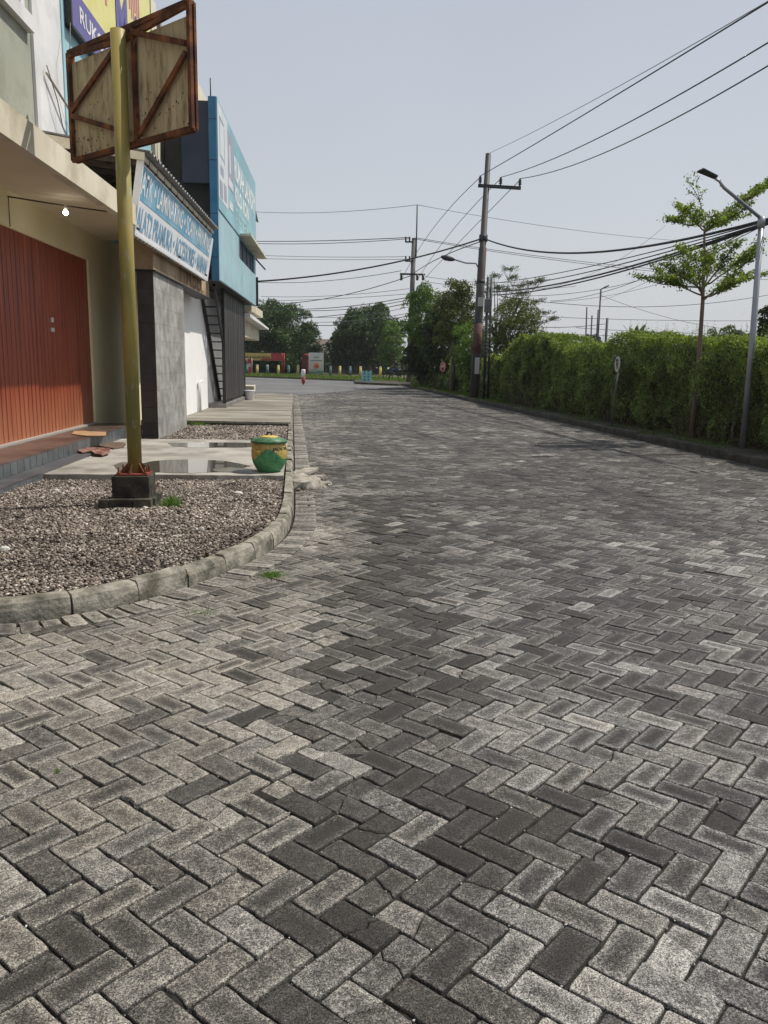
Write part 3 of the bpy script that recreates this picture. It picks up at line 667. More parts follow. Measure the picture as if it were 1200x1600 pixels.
mb = MB(); mb.hexa([B(-2.02, .36, 4.28), B(-1.98, .36, 4.28), B(-1.98, -1.07, 4.45), B(-2.02, -1.07, 4.45)], [B(-2.02, .36, 4.385), B(-1.98, .36, 4.385), B(-1.98, -1.07, 4.60), B(-2.02, -1.07, 4.60)])
mb.bbox(-1.98, 4.95, .31, .34, 4.30, 4.365); obj('fascia_board', mb, m_fascia, cp)
mb = MB()
for s_ in np.arange(-1.6, 5, .55): mb.bar(B(s_, .34, 4.31), B(s_, -1.07, 4.47), .05, .08)
for t in (-.9, -.4, .1): mb.bar(B(-1.95, t, 4.40-.1*t), B(4.9, t, 4.40-.1*t), .04, .05)
for s_ in (-1.8, 1.5, 4.7): mb.bar(B(s_, .2, 3.35), B(s_, -1.07, 4.2), .035, .035); mb.bar(B(s_, .2, 3.9), B(s_, -1.07, 3.75), .03, .03)
obj('rafter', mb, m_dkwood, cp)
# stationery sign: leans a little inwards at the bottom
m_sblue = mat('sign_blue', (.13, .36, .54), .5, (.20, .45, .62), 4, stain=(.35, .58, .72), sscale=2.5)
m_swhite = mat('sign_white', (.72, .75, .78), .55, (.80, .82, .84), 3)
m_sblue2 = mat('sign_letter_blue', (.16, .36, .55), .5, (.26, .47, .64), 6)
sg = thing('stationery_sign', 'long blue and white board reading ATK LAMINATING SCAN under the corrugated canopy', 'sign', B(1.5, .2, 3.3))
tl, th0, th1 = lambda z: .14+(z-3.3)*.163, -1.9, 4.92
def BS(s_, z, d=0.): return B(s_, tl(z)+d, z)
def sbox(mb, s0, s1, z0, z1, d0, d1): return mb.hexa([BS(s0, z0, d0), BS(s0, z0, d1), BS(s1, z0, d1), BS(s1, z0, d0)], [BS(s0, z1, d0), BS(s0, z1, d1), BS(s1, z1, d1), BS(s1, z1, d0)])
obj('backing', sbox(MB(), th0, th1, 3.30, 4.28, -.05, 0), m_swhite, sg)
obj('blue_panel', sbox(MB(), th0+.05, th1-.04, 3.78, 4.25, 0, .005), m_sblue, sg)
mb = MB(); sbox(mb, th0-.04, th0, 3.27, 4.31, -.07, .03); sbox(mb, th1, th1+.28, 3.27, 4.22, -.10, .0); sbox(mb, th0, th1, 3.26, 3.30, -.05, .02); obj('frame', mb, m_swhite, sg)
mb = MB(); s_ = th0
while s_ < th1: sbox(mb, s_, s_+.03, 3.235, 3.262, -.03, .015); s_ += .22
for z in np.arange(3.4, 4.2, .14): sbox(mb, th0+.01, th0+.035, z, z+.035, 0, .012)
obj('clip', mb, m_gbeige, sg)
upv = (B(0, tl(4.28), 4.28)-B(0, tl(3.3), 3.3)); upv /= np.linalg.norm(upv)
lettering('lettering', 'ATK \u2022 LAMINATING \u2022 SCAN \u2022 PRINTING', m_swhite, sg, BS(th0+.08, 3.855, .006), BU, upv, th1-th0-.2, .34)
lettering('lettering', 'ALAT2 PRAMUKA \u2022 ACCESSORIES \u2022 MAINAN', m_sblue2, sg, BS(th0+.08, 3.36, .002), BU, upv, th1-th0-.2, .34)
# lamp under the soffit
lp = thing('light_bulb', 'lit bare bulb hanging under the cream shop soffit', 'lamp', B(-2.8, -.55, 3.42))
m_bulb = mat('lit_bulb', (1, 1, 1), .3, emit=(1, .95, .85), estr=20)
obj('bulb', MB().ball(B(-2.8, -.55, 3.40), .034, (1, 1, 1), 20), m_bulb, lp)
mb = MB(); mb.tube([B(-2.8, -.55, 3.44), B(-2.8, -.55, 3.50)], .022); obj('socket', mb, m_white, lp)
mb = MB(); mb.tube([B(-3.3, -1.12, 3.5), B(-2.8, -.55, 3.49), B(-2.5, .02, 3.47)], .010, 6); mb.tube([B(-3.25, -1.13, 3.5), B(-3.22, -1.14, 3.14)], .006, 5); obj('wire', mb, m_dkwood, lp)

# white side wall, plinth, stair, slatted screen
wl = tag(obj('side_wall', MB().bbox(4.7, 15.2, -1.0, -.45, .1, 3.93), mat('fresh_white_paint', (.84, .84, .83), .75, (.88, .88, .87), 2), origin=B(8, -1.4, 0)), 'plain white sunlit wall behind the black stair', 'wall')
pt = tag(obj('tiled_plinth', MB().bbox(8.75, 14.1, -.445, .04, .10, .27), mat('grey_plinth', (.16, .15, .14), .6, (.24, .23, .21), 3), origin=B(11, -.5, .1), bevel=.01), 'low grey tiled plinth carrying the stair and slatted screen', 'plinth')
mb = MB(); mb.tube([B(6.9, -.39, .13), B(6.9, -.39, .9), B(7.1, -.36, .93)], .04); tag(obj('drain_pipe', mb, m_white, origin=B(4.6, -.66, .13)), 'short white drain pipe standing against the white side wall', 'pipe')
st = thing('steel_stair', 'steep black steel stair with open treads beside the white wall', 'stair', B(10.8, -.4, .27))
mb = MB(); mb.bar(B(10.8, -.40, .28), B(7.5, -.40, 3.42), .05, .16); mb.bar(B(10.8, -.05, .28), B(7.5, -.05, 3.42), .05, .16); obj('stringer', mb, m_black, st)
mb = MB()
for k in range(14):
    f_ = (k+.6)/14; s_ = 10.8-3.3*f_; z = .28+3.14*f_; obj('tread', MB().bbox(s_-.10, s_+.10, -.38, -.07, z-.02, z+.012), m_black, st)
sc_ = thing('slatted_screen', 'tall dark grey screen of vertical slats below the turquoise facade', 'screen', B(11.4, 0, .27))
m_slat = mat('charcoal_slat', (.055, .052, .052), .5, (.085, .08, .08), 6, spec=.4)
mb = MB(); s_ = 8.9
while s_ < 13.9: mb.bbox(s_, s_+.10, -.03, .012+random.uniform(-.004, .004), .36, 3.42); s_ += .155
obj('slat', mb, m_slat, sc_)
mb = MB(); mb.bbox(8.82, 8.90, -.06, .03, .27, 3.45); mb.bbox(13.9, 13.98, -.06, .03, .27, 3.45); mb.bbox(8.9, 13.9, -.05, -.03, .30, .36); mb.bbox(8.9, 13.9, -.05, -.03, 3.3, 3.36); obj('frame', mb, m_black, sc_)
mb = MB(); mb.bbox(9.3, 13.8, -.5, -.45, .28, 3.3); 

# turquoise building
m_teal = mat('turquoise_cladding', (.27, .43, .49), .55, (.36, .52, .57), .9, bump=.1, bscale=8, stain=(.36, .60, .66), sscale=1.5)
m_tealb = mat('turquoise_banner', (.20, .38, .45), .5, (.26, .46, .52), .4, stain=(.30, .56, .62), sscale=.5)
m_tdark = mat('deep_blue_trim', (.04, .16, .30), .5, (.055, .20, .35), 3)
tb = thing('turquoise_building', 'turquoise clad shop front with big faded billboard and window shade', 'building', B(10.6, -.3, 3.4))
mb = MB(); mb.bbox(6.35, 15.28, -.98, -.44, 3.94, 7.40); mb.bbox(6.35, 15.28, -.44, .24, 3.42, 7.40); obj('body', mb, m_black, tb)  # black core paints the shade of the open recess under the side panel
mb = MB()
mb.bbox(5.98, 10.5, .24, .30, 3.40, 5.03); mb.bbox(10.5, 14.8, .24, .30, 3.40, 4.42); mb.bbox(14.8, 15.3, .24, .30, 3.40, 5.03); mb.bbox(15.282, 15.30, -.98, .24, 3.4, 7.4)
obj('cladding', mb, m_teal, tb)
mb = MB(); mb.bbox(5.9, 5.976, .13, .31, 3.36, 7.5); obj('edge_trim', mb, m_tdark, tb)  # blue trim, darkened in colour for its face turned from the sun
mb = MB()
for z0, z1 in ((3.9, 3.912), (4.9, 4.912), (6.1, 6.112), (7.0, 7.012)): mb.bbox(5.895, 5.9, .13, .31, z0, z1)
obj('trim_seam', mb, m_black, tb)
mb = MB(); mb.bbox(5.98, 6.02, -.52, .128, 5.6, 7.42); obj('side_panel', mb, m_navy, tb)
wn = obj('window', MB().bbox(10.5, 14.8, .10, .20, 4.42, 5.03), m_dark, tb)
mb = MB()
for s_ in (10.5, 11.7, 12.9, 14.0, 14.74): mb.bbox(s_, s_+.06, .20, .27, 4.42, 5.03)
obj('frame', mb, m_tdark, wn); obj('frame', MB().bbox(13.2, 13.6, .2, .23, 4.44, 5.0), m_white, wn)
obj('window_shade', MB().bbox(10.25, 15.7, .302, .66, 5.04, 5.10), m_fascia, tb)
bb = obj('billboard', MB().bbox(5.98, 15.3, .24, .325, 5.035, 7.52), m_tealb, tb)
m_bw = mat('billboard_white', (.58, .62, .65), .5, (.68, .71, .73), 2); m_bg = mat('billboard_grey', (.28, .30, .38), .5, (.36, .38, .45), 2)
obj('photo_panel', MB().bbox(6.0, 7.75, .325, .330, 5.3, 7.45), m_bw, bb)
obj('photo_panel', MB().bbox(7.75, 9.0, .325, .330, 5.9, 7.3), m_bg, bb)
mb = MB()
for (a, c, z0, z1) in ((6.3, 6.36, 6.35, 7.2), (7.1, 7.16, 6.25, 7.1), (6.3, 7.1, 7.14, 7.2), (6.3, 7.1, 6.3, 6.35), (6.35, 6.9, 5.9, 6.1), (6.2, 6.7, 5.35, 5.75), (6.9, 7.4, 5.4, 5.8)): mb.bbox(a, c, .330, .334, z0, z1)
obj('picture', mb, m_bg, bb)
mb = MB(); mb.bbox(8.1, 8.35, .330, .334, 6.3, 7.0); mb.bbox(7.85, 8.8, .330, .334, 5.95, 6.15); mb.bbox(7.9, 8.7, .330, .334, 5.4, 5.6); obj('picture', mb, m_bw, bb)
m_faint = mat('faded_lettering', (.40, .62, .62), .5)
m_btxt = mat('billboard_lettering', (.80, .86, .88), .5)
lettering('lettering', 'RUMAH LAUNDRY', m_btxt, bb, B(9.2, .327, 6.38), BU, (0, 0, 1), 5.8, .62, bold=.035)
lettering('lettering', 'KILO KOIN', m_btxt, bb, B(9.3, .327, 5.80), BU, (0, 0, 1), 3.6, .46, bold=.035)
lettering('lettering', 'CUCI SETRIKA BERSIH', m_faint, bb, B(9.3, .327, 5.34), BU, (0, 0, 1), 5.6, .32, bold=.03)
mb = MB()
for z in np.arange(3.5, 4.35, .09): mb.bbox(15.32, 15.5, .2, .34, z, z+.04)
mb.bbox(15.5, 15.54, .18, .36, 3.4, 4.4); obj('grille', mb, m_black, tb)
mb = MB(); mb.bar(B(15.31, .3, 5.0), B(16.3, .55, 4.75), .03, .05); mb.add([B(15.31, .3, 6.35), B(15.31, .3, 6.75), B(16.1, .35, 6.35), B(15.31, .25, 6.35), B(15.31, .25, 6.75), B(16.1, .30, 6.35)], [(0, 1, 2), (5, 4, 3), (0, 3, 4, 1), (1, 4, 5, 2), (2, 5, 3, 0)]); obj('bracket', mb, m_black, tb)
# next building beyond
nb = thing('far_shop_house', 'beige shop house with white concrete awnings beyond the slatted screen', 'building', B(19, -2, 0))
mb = MB(); mb.bbox(15.4, 20, -1.5, .12, 3.22, 3.48); obj('balcony_slab', mb, m_fascia, nb)
mb = MB(); mb.hexa([B(15, -1.5, 2.98), B(15, .12, 2.98), B(23, .12, 2.86), B(23, -1.5, 2.86)], [B(15, -1.5, 3.12), B(15, .12, 3.12), B(23, .12, 2.93), B(23, -1.5, 2.93)]); obj('awning', mb, m_white, nb)
mb = MB(); mb.bbox(15.4, 22, -6, -.22, 2.35, 2.96); obj('wall', mb, m_fascia, nb)
mb = MB(); mb.bbox(15.4, 16, -6, -1.7, .1, 2.35); mb.bbox(15.4, 22, -6, -2.4, .1, 2.35); obj('back_wall', mb, m_gbeige, nb)
# pail, low block
q = gz(390, 625, .15); pc = (q[0], q[1], .15)
pa = thing('paint_pail', 'white plastic pail with lid standing at the far end of the screen', 'bucket', pc)
obj('pail', MB().lathe([(.135, 0), (.145, .02), (.165, .28), (.17, .285), (.172, .30)], pc), m_white, pa)
obj('lid', MB().lathe([(.178, .298), (.178, .33), (.165, .335)], pc), m_swhite, pa)
q = gz(386, 612, .15); tag(obj('concrete_block', MB().box(-2.35, q[1]-.6, .15, -1.75, q[1]+.8, .42), m_fascia, origin=(q[0]-.2, q[1], .15), bevel=.02), 'pale concrete block on the slab behind the white pail', 'block')
# cardboard on the steps
m_card = mat('cardboard', (.36, .22, .11), .85, (.46, .29, .16), 6); m_card2 = mat('wet_cardboard', (.11, .075, .05), .7, (.17, .12, .09), 6); m_cloth = mat('red_rag', (.14, .05, .04), .9, (.32, .18, .14), 12, contrast=(.45, .55))
def sheet(name, px, z, m, lab, cat, th=.012, z2=None):
    P = [gz(x, y, z) for x, y in px]; n_ = len(P); V = [(*p[:2], z+(random.uniform(0, th*1.2))) for p in P]; V2 = [(v[0], v[1], v[2]+th) for v in V]
    V = V+V2; c = P[0]
    return tag(rawmesh(name, V, [tuple(range(n_))[::-1], tuple(range(n_, 2*n_))]+[(i, (i+1) % n_, n_+(i+1) % n_, n_+i) for i in range(n_)], m, None, None, (c[0], c[1], z)), lab, cat)
sheet('cardboard_sheet', [(112, 679), (116, 674.5), (136, 674.3), (138, 675.5), (166, 676), (165, 683), (136, 682)], .322, m_card, 'flattened tan cardboard strip lying on the upper brown tread', 'cardboard')
sheet('cardboard_sheet', [(146, 697), (165, 693), (192, 692), (197, 695), (194, 699), (178, 702), (160, 699)], .135, m_card2, 'dark damp cardboard piece on the concrete below the steps', 'cardboard')
sheet('rag', [(121, 707), (133, 702), (150, 703), (172, 704), (171, 709), (160, 712), (148, 711), (142, 707), (128, 709)], .155, m_cloth, 'crumpled red and pale rag at the end of the lower step', 'rag', .018)

# ================================================================= RUSTY SIGN
m_rust = mat('rusty_steel', (.05, .018, .012), .8, (.12, .042, .02), 7, bump=.4, stain=(.30, .11, .035), sscale=5)
m_yp = bpy.data.materials.new('yellow_green_paint'); m_yp.use_nodes = True; ns, ls = nt(m_yp); b = ns['Principled BSDF']; b.inputs['Roughness'].default_value = .5
tc = node(ns, 'ShaderNodeTexCoord'); mp = node(ns, 'ShaderNodeMapping'); mp.inputs['Scale'].default_value = (3, 3, .9); ls.new(tc.outputs['Object'], mp.inputs[0])
n_ = node(ns, 'ShaderNodeTexNoise'); n_.inputs['Scale'].default_value = 1.5; n_.inputs['Detail'].default_value = 5; ls.new(mp.outputs[0], n_.inputs['Vector'])
cr = node(ns, 'ShaderNodeValToRGB'); e = cr.color_ramp.elements; e[0].position = .38; e[0].color = (.20, .20, .06, 1); e[1].position = .64; e[1].color = (.40, .30, .08, 1); ls.new(n_.outputs['Fac'], cr.inputs[0])
n2 = node(ns, 'ShaderNodeTexNoise'); n2.inputs['Scale'].default_value = 9; n2.inputs['Detail'].default_value = 8; ls.new(mp.outputs[0], n2.inputs['Vector'])
mr_ = node(ns, 'ShaderNodeMapRange'); mr_.inputs['From Min'].default_value = .62; mr_.inputs['From Max'].default_value = .68; mr_.inputs['To Max'].default_value = .7; ls.new(n2.outputs['Fac'], mr_.inputs['Value'])
mxx = node(ns, 'ShaderNodeMix', data_type='RGBA'); ls.new(mr_.outputs[0], mxx.inputs['Factor']); ls.new(cr.outputs[0], mxx.inputs[6]); mxx.inputs[7].default_value = (.33, .34, .27, 1); ls.new(mxx.outputs[2], b.inputs['Base Color'])
m_ply = mat('weathered_plywood', (.46, .37, .23), .85, (.60, .51, .36), 2.5, stretch=(3, 3, .6), stain=(.20, .14, .08), sscale=6, contrast=(.3, .7))
m_found = mat('mossy_foundation', (.018, .016, .013), .95, (.05, .045, .036), 6, bump=.8, bscale=35, stain=(.13, .12, .085), sscale=3.5)
px_, py_ = -1.53, 8.0
rs = thing('rusty_sign', 'rusty framed plywood sign seen from behind on a yellow pole', 'sign', (px_, py_, 0))
Lc, Rc = np.array([-2.14, 8.77]), np.array([-.84, 7.43]); hd = (Rc-Lc)/np.linalg.norm(Rc-Lc); hn = np.array([-hd[1], hd[0]])  # hn points away from the camera
pc0 = Lc+hd*((np.array([px_, py_])-Lc)@hd)
push = (np.array([px_, py_])-pc0)@hn+.085
Lw = 1.87
def SG(a, z, d=0.): p = Lc+hd*a*Lw+hn*(push+d); return np.array([p[0], p[1], z])
obj('pole', MB().tube([(px_-.0, py_, .38), (px_, py_, 4.29)], .066, 24), m_yp, rs)
z0_, z1_ = 3.36, 4.33; ac = float(((np.array([px_, py_])-Lc)@hd)/Lw)
mb = MB()
for a, b2 in (((0, z0_), (0, z1_)), ((1, z0_), (1, z1_)), ((0, z0_), (1, z0_)), ((0, z1_-.02), (.5, z1_-.085)), ((.5, z1_-.085), (1, z1_-.02)), ((0, z1_), (1, z1_)), ((ac+.055, z0_), (ac+.055, z1_))):
    mb.bar(SG(*a), SG(*b2), .042, .03, up=(hn[0], hn[1], 0))
for a, b2 in (((0, z1_), (1, z1_)), ((0, z0_), (1, z0_)), ((0, z0_), (0, z1_)), ((1, z0_), (1, z1_))): mb.bar(SG(a[0], a[1], .045), SG(b2[0], b2[1], .045), .042, .022, up=(hn[0], hn[1], 0))
for a in (0, 1):
    for z in (z0_, z1_): mb.bar(SG(a, z, 0), SG(a, z, .045), .03)
obj('frame', mb, m_rust, rs)
for a, b2 in (((.02, 3.80), (ac-.02, 4.26)), ((.02, 3.76), (ac-.02, 3.47)), ((ac+.06, 4.27), (.98, 4.02)), ((.98, 3.95), (ac+.09, 3.42))):
    obj('brace', MB().bar(SG(*a, -.012), SG(*b2, -.012), .045, .03, up=(hn[0], hn[1], 0)), m_rust, rs)
mb = MB(); mb.hexa([SG(.005, z0_+.02, .03), SG(.995, z0_+.02, .03), SG(.995, z0_+.02, .042), SG(.005, z0_+.02, .042)], [SG(.005, z1_-.085, .03), SG(.995, z1_-.085, .03), SG(.995, z1_-.085, .042), SG(.005, z1_-.085, .042)]); boardmb = mb
mb = MB(); mb.hexa([SG(.0, z0_, .058), SG(1, z0_, .058), SG(1, z0_, .064), SG(0, z0_, .064)], [SG(0, z1_-.1, .058), SG(1, z1_-.1, .058), SG(1, z1_-.1, .064), SG(0, z1_-.1, .064)]); obj('front_board', mb, m_fascia, rs)
# small dark mould specks on the board
mb = boardmb
for k in range(70):
    a = abs(random.gauss(0, .22)) if k < 48 else random.uniform(.6, .98); z = z0_+.03+abs(random.gauss(0, .22)) if k < 48 else random.uniform(3.4, 3.8)
    if a > .97 or z > 4.25: continue
    r_ = random.uniform(.003, .007); c = SG(a, z, .0275); mb.hexa([c-np.array([*hd, 0])*r_, c+np.array([*hd, 0])*r_, c+np.array([*hd, 0])*r_+np.array([*hn, 0])*.003, c-np.array([*hd, 0])*r_+np.array([*hn, 0])*.003], [c-np.array([*hd, 0])*r_*.6+np.array([0, 0, r_*3]), c+np.array([*hd, 0])*r_*.6+np.array([0, 0, r_*3]), c+np.array([*hd, 0])*r_*.6+np.array([*hn, r_*1000*0])*.003+np.array([0, 0, r_*3]), c-np.array([*hd, 0])*r_*.6+np.array([*hn, 0])*.003+np.array([0, 0, r_*3])])
bo_ = obj('board', mb, [m_ply, m_black], rs)
for k_, p_ in enumerate(bo_.data.polygons): p_.material_index = 0 if k_ < 6 else 1
# foundation: block on a course of kerb blocks, base plate with gussets and bolts
fd_ = obj('foundation', MB().box(px_-.185, py_-.19, .12, px_+.16, py_+.17, .37), m_found, rs, bevel=.008)
mb = MB(); x = px_-.30
for wd in (.10, .215, .17): mb.box(x+.003, py_-.27, .04, x+wd-.003, py_-.15, .165); x += wd
for yy in (-.145, .075): mb.box(px_+.10, py_+yy, .04, px_+.205, py_+yy+.21, .155)
mb.box(px_-.3, py_-.145, .04, px_-.19, py_+.2, .12)
obj('base_course', mb, m_found, fd_, bevel=.006)
obj('base_plate', MB().box(px_-.155, py_-.15, .372, px_+.14, py_+.13, .386), mat('red_oxide', (.17, .03, .02), .8, (.26, .06, .04), 8), rs)
mb = MB()
for a in range(6):
    an = a*math.pi/3+.3; c_, s_ = math.cos(an), math.sin(an); nn = np.array([-s_, c_, 0])*.005
    p0 = np.array([px_+.06*c_, py_+.06*s_, .386]); p1 = np.array([px_+.135*c_, py_+.135*s_, .386]); p2 = p0+[0, 0, .10]; p3 = p1+[0, 0, .012]
    mb.hexa([p0-nn, p1-nn, p1+nn, p0+nn], [p2-nn, p3-nn, p3+nn, p2+nn])
obj('gusset', mb, m_rust, rs)
for dx, dy in ((-.13, -.12), (.115, -.12), (.115, .10), (-.13, .10)):
    bo = MB().tube([(px_+dx, py_+dy, .386), (px_+dx, py_+dy, .45)], .009, 8); bo.tube([(px_+dx, py_+dy, .388), (px_+dx, py_+dy, .404)], .018, 6); obj('bolt', bo, m_rust, rs)

# ================================================================= GREEN AND YELLOW BIN
q = gz(420.5, 738.5, .13); bc = np.array([q[0], q[1]+.12, .13])
bn_ = thing('litter_bin', 'round green and yellow painted concrete litter bin with lid at the kerb', 'bin', bc)
m_bin = bpy.data.materials.new('bin_paint'); m_bin.use_nodes = True; ns, ls = nt(m_bin); b = ns['Principled BSDF']; b.inputs['Roughness'].default_value = .45
tc = node(ns, 'ShaderNodeTexCoord'); sx = node(ns, 'ShaderNodeSeparateXYZ'); ls.new(tc.outputs['Object'], sx.inputs[0])
an_ = MA('ARCTAN2', sx.outputs[0], MA('MULTIPLY', sx.outputs[1], -1)); wv = MA('COSINE', MA('MULTIPLY', MA('SUBTRACT', an_, -.0), 3.0))
n_ = NZ(14, 4); thr = MA('ADD', MA('ADD', MA('MULTIPLY', wv, .06), .228), MR(n_, .3, .7, -.012, .012))
gfac = MR(MA('SUBTRACT', thr, sx.outputs[2]), -.004, .004, 0, 1)
n2 = NZ(30, 6, .7)
yc = node(ns, 'ShaderNodeValToRGB'); ls.new(n2, yc.inputs[0]); e = yc.color_ramp.elements; e[0].position = .3; e[0].color = (.30, .20, .06, 1); e[1].position = .62; e[1].color = (.58, .43, .12, 1)
gc = node(ns, 'ShaderNodeValToRGB'); ls.new(n2, gc.inputs[0]); e = gc.color_ramp.elements; e[0].position = .34; e[0].color = (.03, .13, .05, 1); e[1].position = .66; e[1].color = (.09, .34, .14, 1)
mxx = node(ns, 'ShaderNodeMix', data_type='RGBA'); ls.new(gfac, mxx.inputs['Factor']); ls.new(yc.outputs[0], mxx.inputs[6]); ls.new(gc.outputs[0], mxx.inputs[7]); ls.new(mxx.outputs[2], b.inputs['Base Color'])
m_gl = mat('green_lid', (.03, .10, .045), .45, (.06, .17, .08), 12, stain=(.12, .26, .12), sscale=8)
m_yl = mat('yellow_lid', (.55, .38, .08), .5, (.65, .48, .14), 20)
obj('body', MB().lathe([(.128, 0), (.137, .012), (.162, .04), (.199, .11), (.216, .19), (.217, .25), (.209, .31), (.200, .338), (.203, .35), (.19, .35)], bc, 48), m_bin, bn_)
ld = obj('lid', MB().lathe([(.205, .351), (.222, .356), (.223, .378), (.214, .386), (.20, .388), (.196, .396), (.15, .414), (.12, .420)], bc, 48), m_gl, bn_)
obj('lid_boss', MB().lathe([(.122, .418), (.10, .432), (.05, .442), (.02, .444)], bc, 32), m_yl, ld)
mb = MB(); mb.tube([bc+np.array([-.03, 0, .44]), bc+np.array([-.02, 0, .475]), bc+np.array([.02, 0, .48]), bc+np.array([.035, 0, .445])], .012, 8); obj('knob', mb, m_black, ld)
for an in (-.65, math.pi-.65):
    c = bc+np.array([math.sin(an)*.212, -math.cos(an)*.212, .262]); tn = np.array([math.cos(an), math.sin(an), 0]); on = np.array([math.sin(an), -math.cos(an), 0])
    mb = MB(); mb.tube([c-tn*.042, c-tn*.035+on*.022, c+on*.032, c+tn*.035+on*.022, c+tn*.042], .013, 8); obj('handle', mb, m_yl, bn_)
def wrapf(th0, th1, z0, z1):
    def f(uv):
        th = th0+uv[:, 0]*(th1-th0); z = z0+uv[:, 1]*(z1-z0); r = np.interp(z, [.11, .19, .25, .31, .338], [.190, .213, .217, .209, .2])+.0015
        return np.stack([bc[0]+r*np.sin(th), bc[1]-r*np.cos(th), bc[2]+z], 1)
    return f
lettering('lettering', 'JADE VILL', m_black, bn_, bc, (1, 0, 0), (0, 0, 1), 1, 1, bold=.045, wrap=wrapf(.20, 1.5, .262, .312))
lettering('lettering', '7 C', m_black, bn_, bc, (1, 0, 0), (0, 0, 1), 1, 1, wrap=wrapf(.30, .62, .115, .145))
# ================================================================= POLES AND LAMPS
m_pole = mat('weathered_steel_pole', (.03, .03, .033), .6, (.085, .083, .083), 1.3, stretch=(2, 2, .4), stain=(.10, .05, .035), sscale=1.2)
m_conpole = mat('concrete_pole', (.09, .088, .085), .8, (.17, .165, .16), 2)
m_galv = mat('galvanised_steel', (.26, .28, .31), .45, (.36, .38, .41), 2, metal=.5)
m_darkm = mat('dark_steel', (.03, .032, .038), .55)
m_ins = mat('brown_insulator', (.04, .03, .03), .3)
up1 = thing('utility_pole', 'tall steel utility pole with insulator crossarm and red banding by the hedge', 'utility pole', (7.24, 32.93, 0), 'utility poles at the corner')
T1 = gy(763, 240, 33.0)
def on1(z): return np.array([7.24, 32.93, 0])+(T1-np.array([7.24, 32.93, 0]))*(z/T1[2])
obj('shaft', MB().tube([on1(0), on1(3), on1(6), on1(6.02), on1(T1[2])], [.19, .175, .155, .13, .105], 16), m_pole, up1)
m_redb = mat('faded_red_band', (.07, .03, .028), .8, (.14, .075, .07), 8); m_whb = mat('faded_white_band', (.45, .44, .42), .8)
mb = MB(); mb.tube([on1(1.9), on1(3.1)], .181, 16); obj('band', mb, m_redb, up1); q = on1(1.5); mb = MB(); mb.box(q[0]-.08, q[1]-.23, 1.1, q[0]+.10, q[1]-.17, 1.75); obj('plate', mb, m_whb, up1)
c0, c1 = gy(747, 290, 33.0), gy(814, 294, 32.6)
obj('crossarm', MB().bar(c0, c1, .10, .12), m_darkm, up1)
INS1 = []
for px, py in ((750, 289), (782, 291), (812, 293)):
    p = gy(px, py, 32.9); mb = MB(); mb.lathe([(.03, 0), (.03, .08), (.075, .10), (.04, .14), (.075, .17), (.04, .21), (.07, .24), (.03, .30), (.05, .33)], p, 12); obj('insulator', mb, m_ins, up1); INS1.append(p+[0, 0, .33])
a, b2, c = gy(745, 424, 33), gy(728, 411, 33), gy(708, 405, 33)
la = obj('lamp_arm', MB().tube([on1(5.05), a+[-.05, 0, .3], b2, c], .03, 8), m_galv, up1)
h0, h1 = gy(710, 406, 33), gy(689, 401, 33); mb = MB(); mb.tube([h0, h0*.7+h1*.3, h0*.3+h1*.7, h1], [.05, .10, .11, .04], 10); obj('lamp_head', mb, m_darkm, la)
mb = MB(); mb.tube([on1(6.25), on1(6.5)], .17, 14); mb.tube([on1(4.65), on1(4.78)], .17, 14); obj('clamp', mb, m_darkm, up1)
mb = MB(); p = on1(4.0); mb.box(p[0]-.1, p[1]-.22, p[2]-.25, p[0]+.12, p[1]-.14, p[2]+.1); obj('plate', mb, m_whb, up1)

tp = thing('twin_cable_pole', 'pair of thin dark cable poles with a small grey box', 'utility pole', (7.45, 31.2, 0), 'utility poles at the corner')
a, b2 = gz(755, 630), gy(763, 433, 31.3); obj('shaft', MB().tube([a, b2], .055, 10), m_darkm, tp)
a2, b3 = gz(762, 629), gy(768, 434, 31.6); obj('shaft', MB().tube([a2, b3], .045, 10), m_darkm, tp)
p = gy(761, 478, 31.2); obj('box', MB().box(p[0]-.13, p[1]-.2, p[2]-.25, p[0]+.13, p[1]-.05, p[2]+.25), m_conpole, tp, bevel=.02)
mb = MB()
for k in range(22):
    z = 1.8+k*.13; w_ = random.uniform(-.05, .05); mb.tube([(7.15+w_, 31.15, z), (7.25, 31.05, z+.07), (7.38+w_, 31.15, z+.02)], .012, 4)
obj('cable_coil', mb, m_conpole, tp)

up2 = thing('utility_pole', 'far utility pole with a tall thin mast beyond the trees', 'utility pole', (8.39, 60.55, 0), 'utility poles at the corner')
T2 = gy(647, 372, 60.6); b0 = np.array([8.39, 60.55, 0])
def on2(z): return b0+(T2-b0)*(z/T2[2])
obj('shaft', MB().tube([on2(0), on2(5), T2], [.21, .19, .16], 12), m_conpole, up2)
obj('mast', MB().tube([gy(650, 403, 60.5), gy(652, 320, 60.5)], .05, 6), m_darkm, up2)
mb = MB(); mb.bar(gy(625, 428, 60.3), gy(664, 429, 60.3), .12)
for y in (378, 408): a = gy(633, y, 60.3); mb.bar(a, gy(646, y, 60.3), .10); mb.bar(gy(634, y, 60.3), gy(634, y-8, 60.3), .1); mb.bar(gy(640, y, 60.3), gy(640, y-8, 60.3), .1)
obj('crossarm', mb, m_darkm, up2)
for px in (627, 652, 661): mb = MB(); mb.tube([gy(px, 429, 60.3), gy(px, 438, 60.3)], .09, 8); obj('insulator', mb, m_ins, up2)

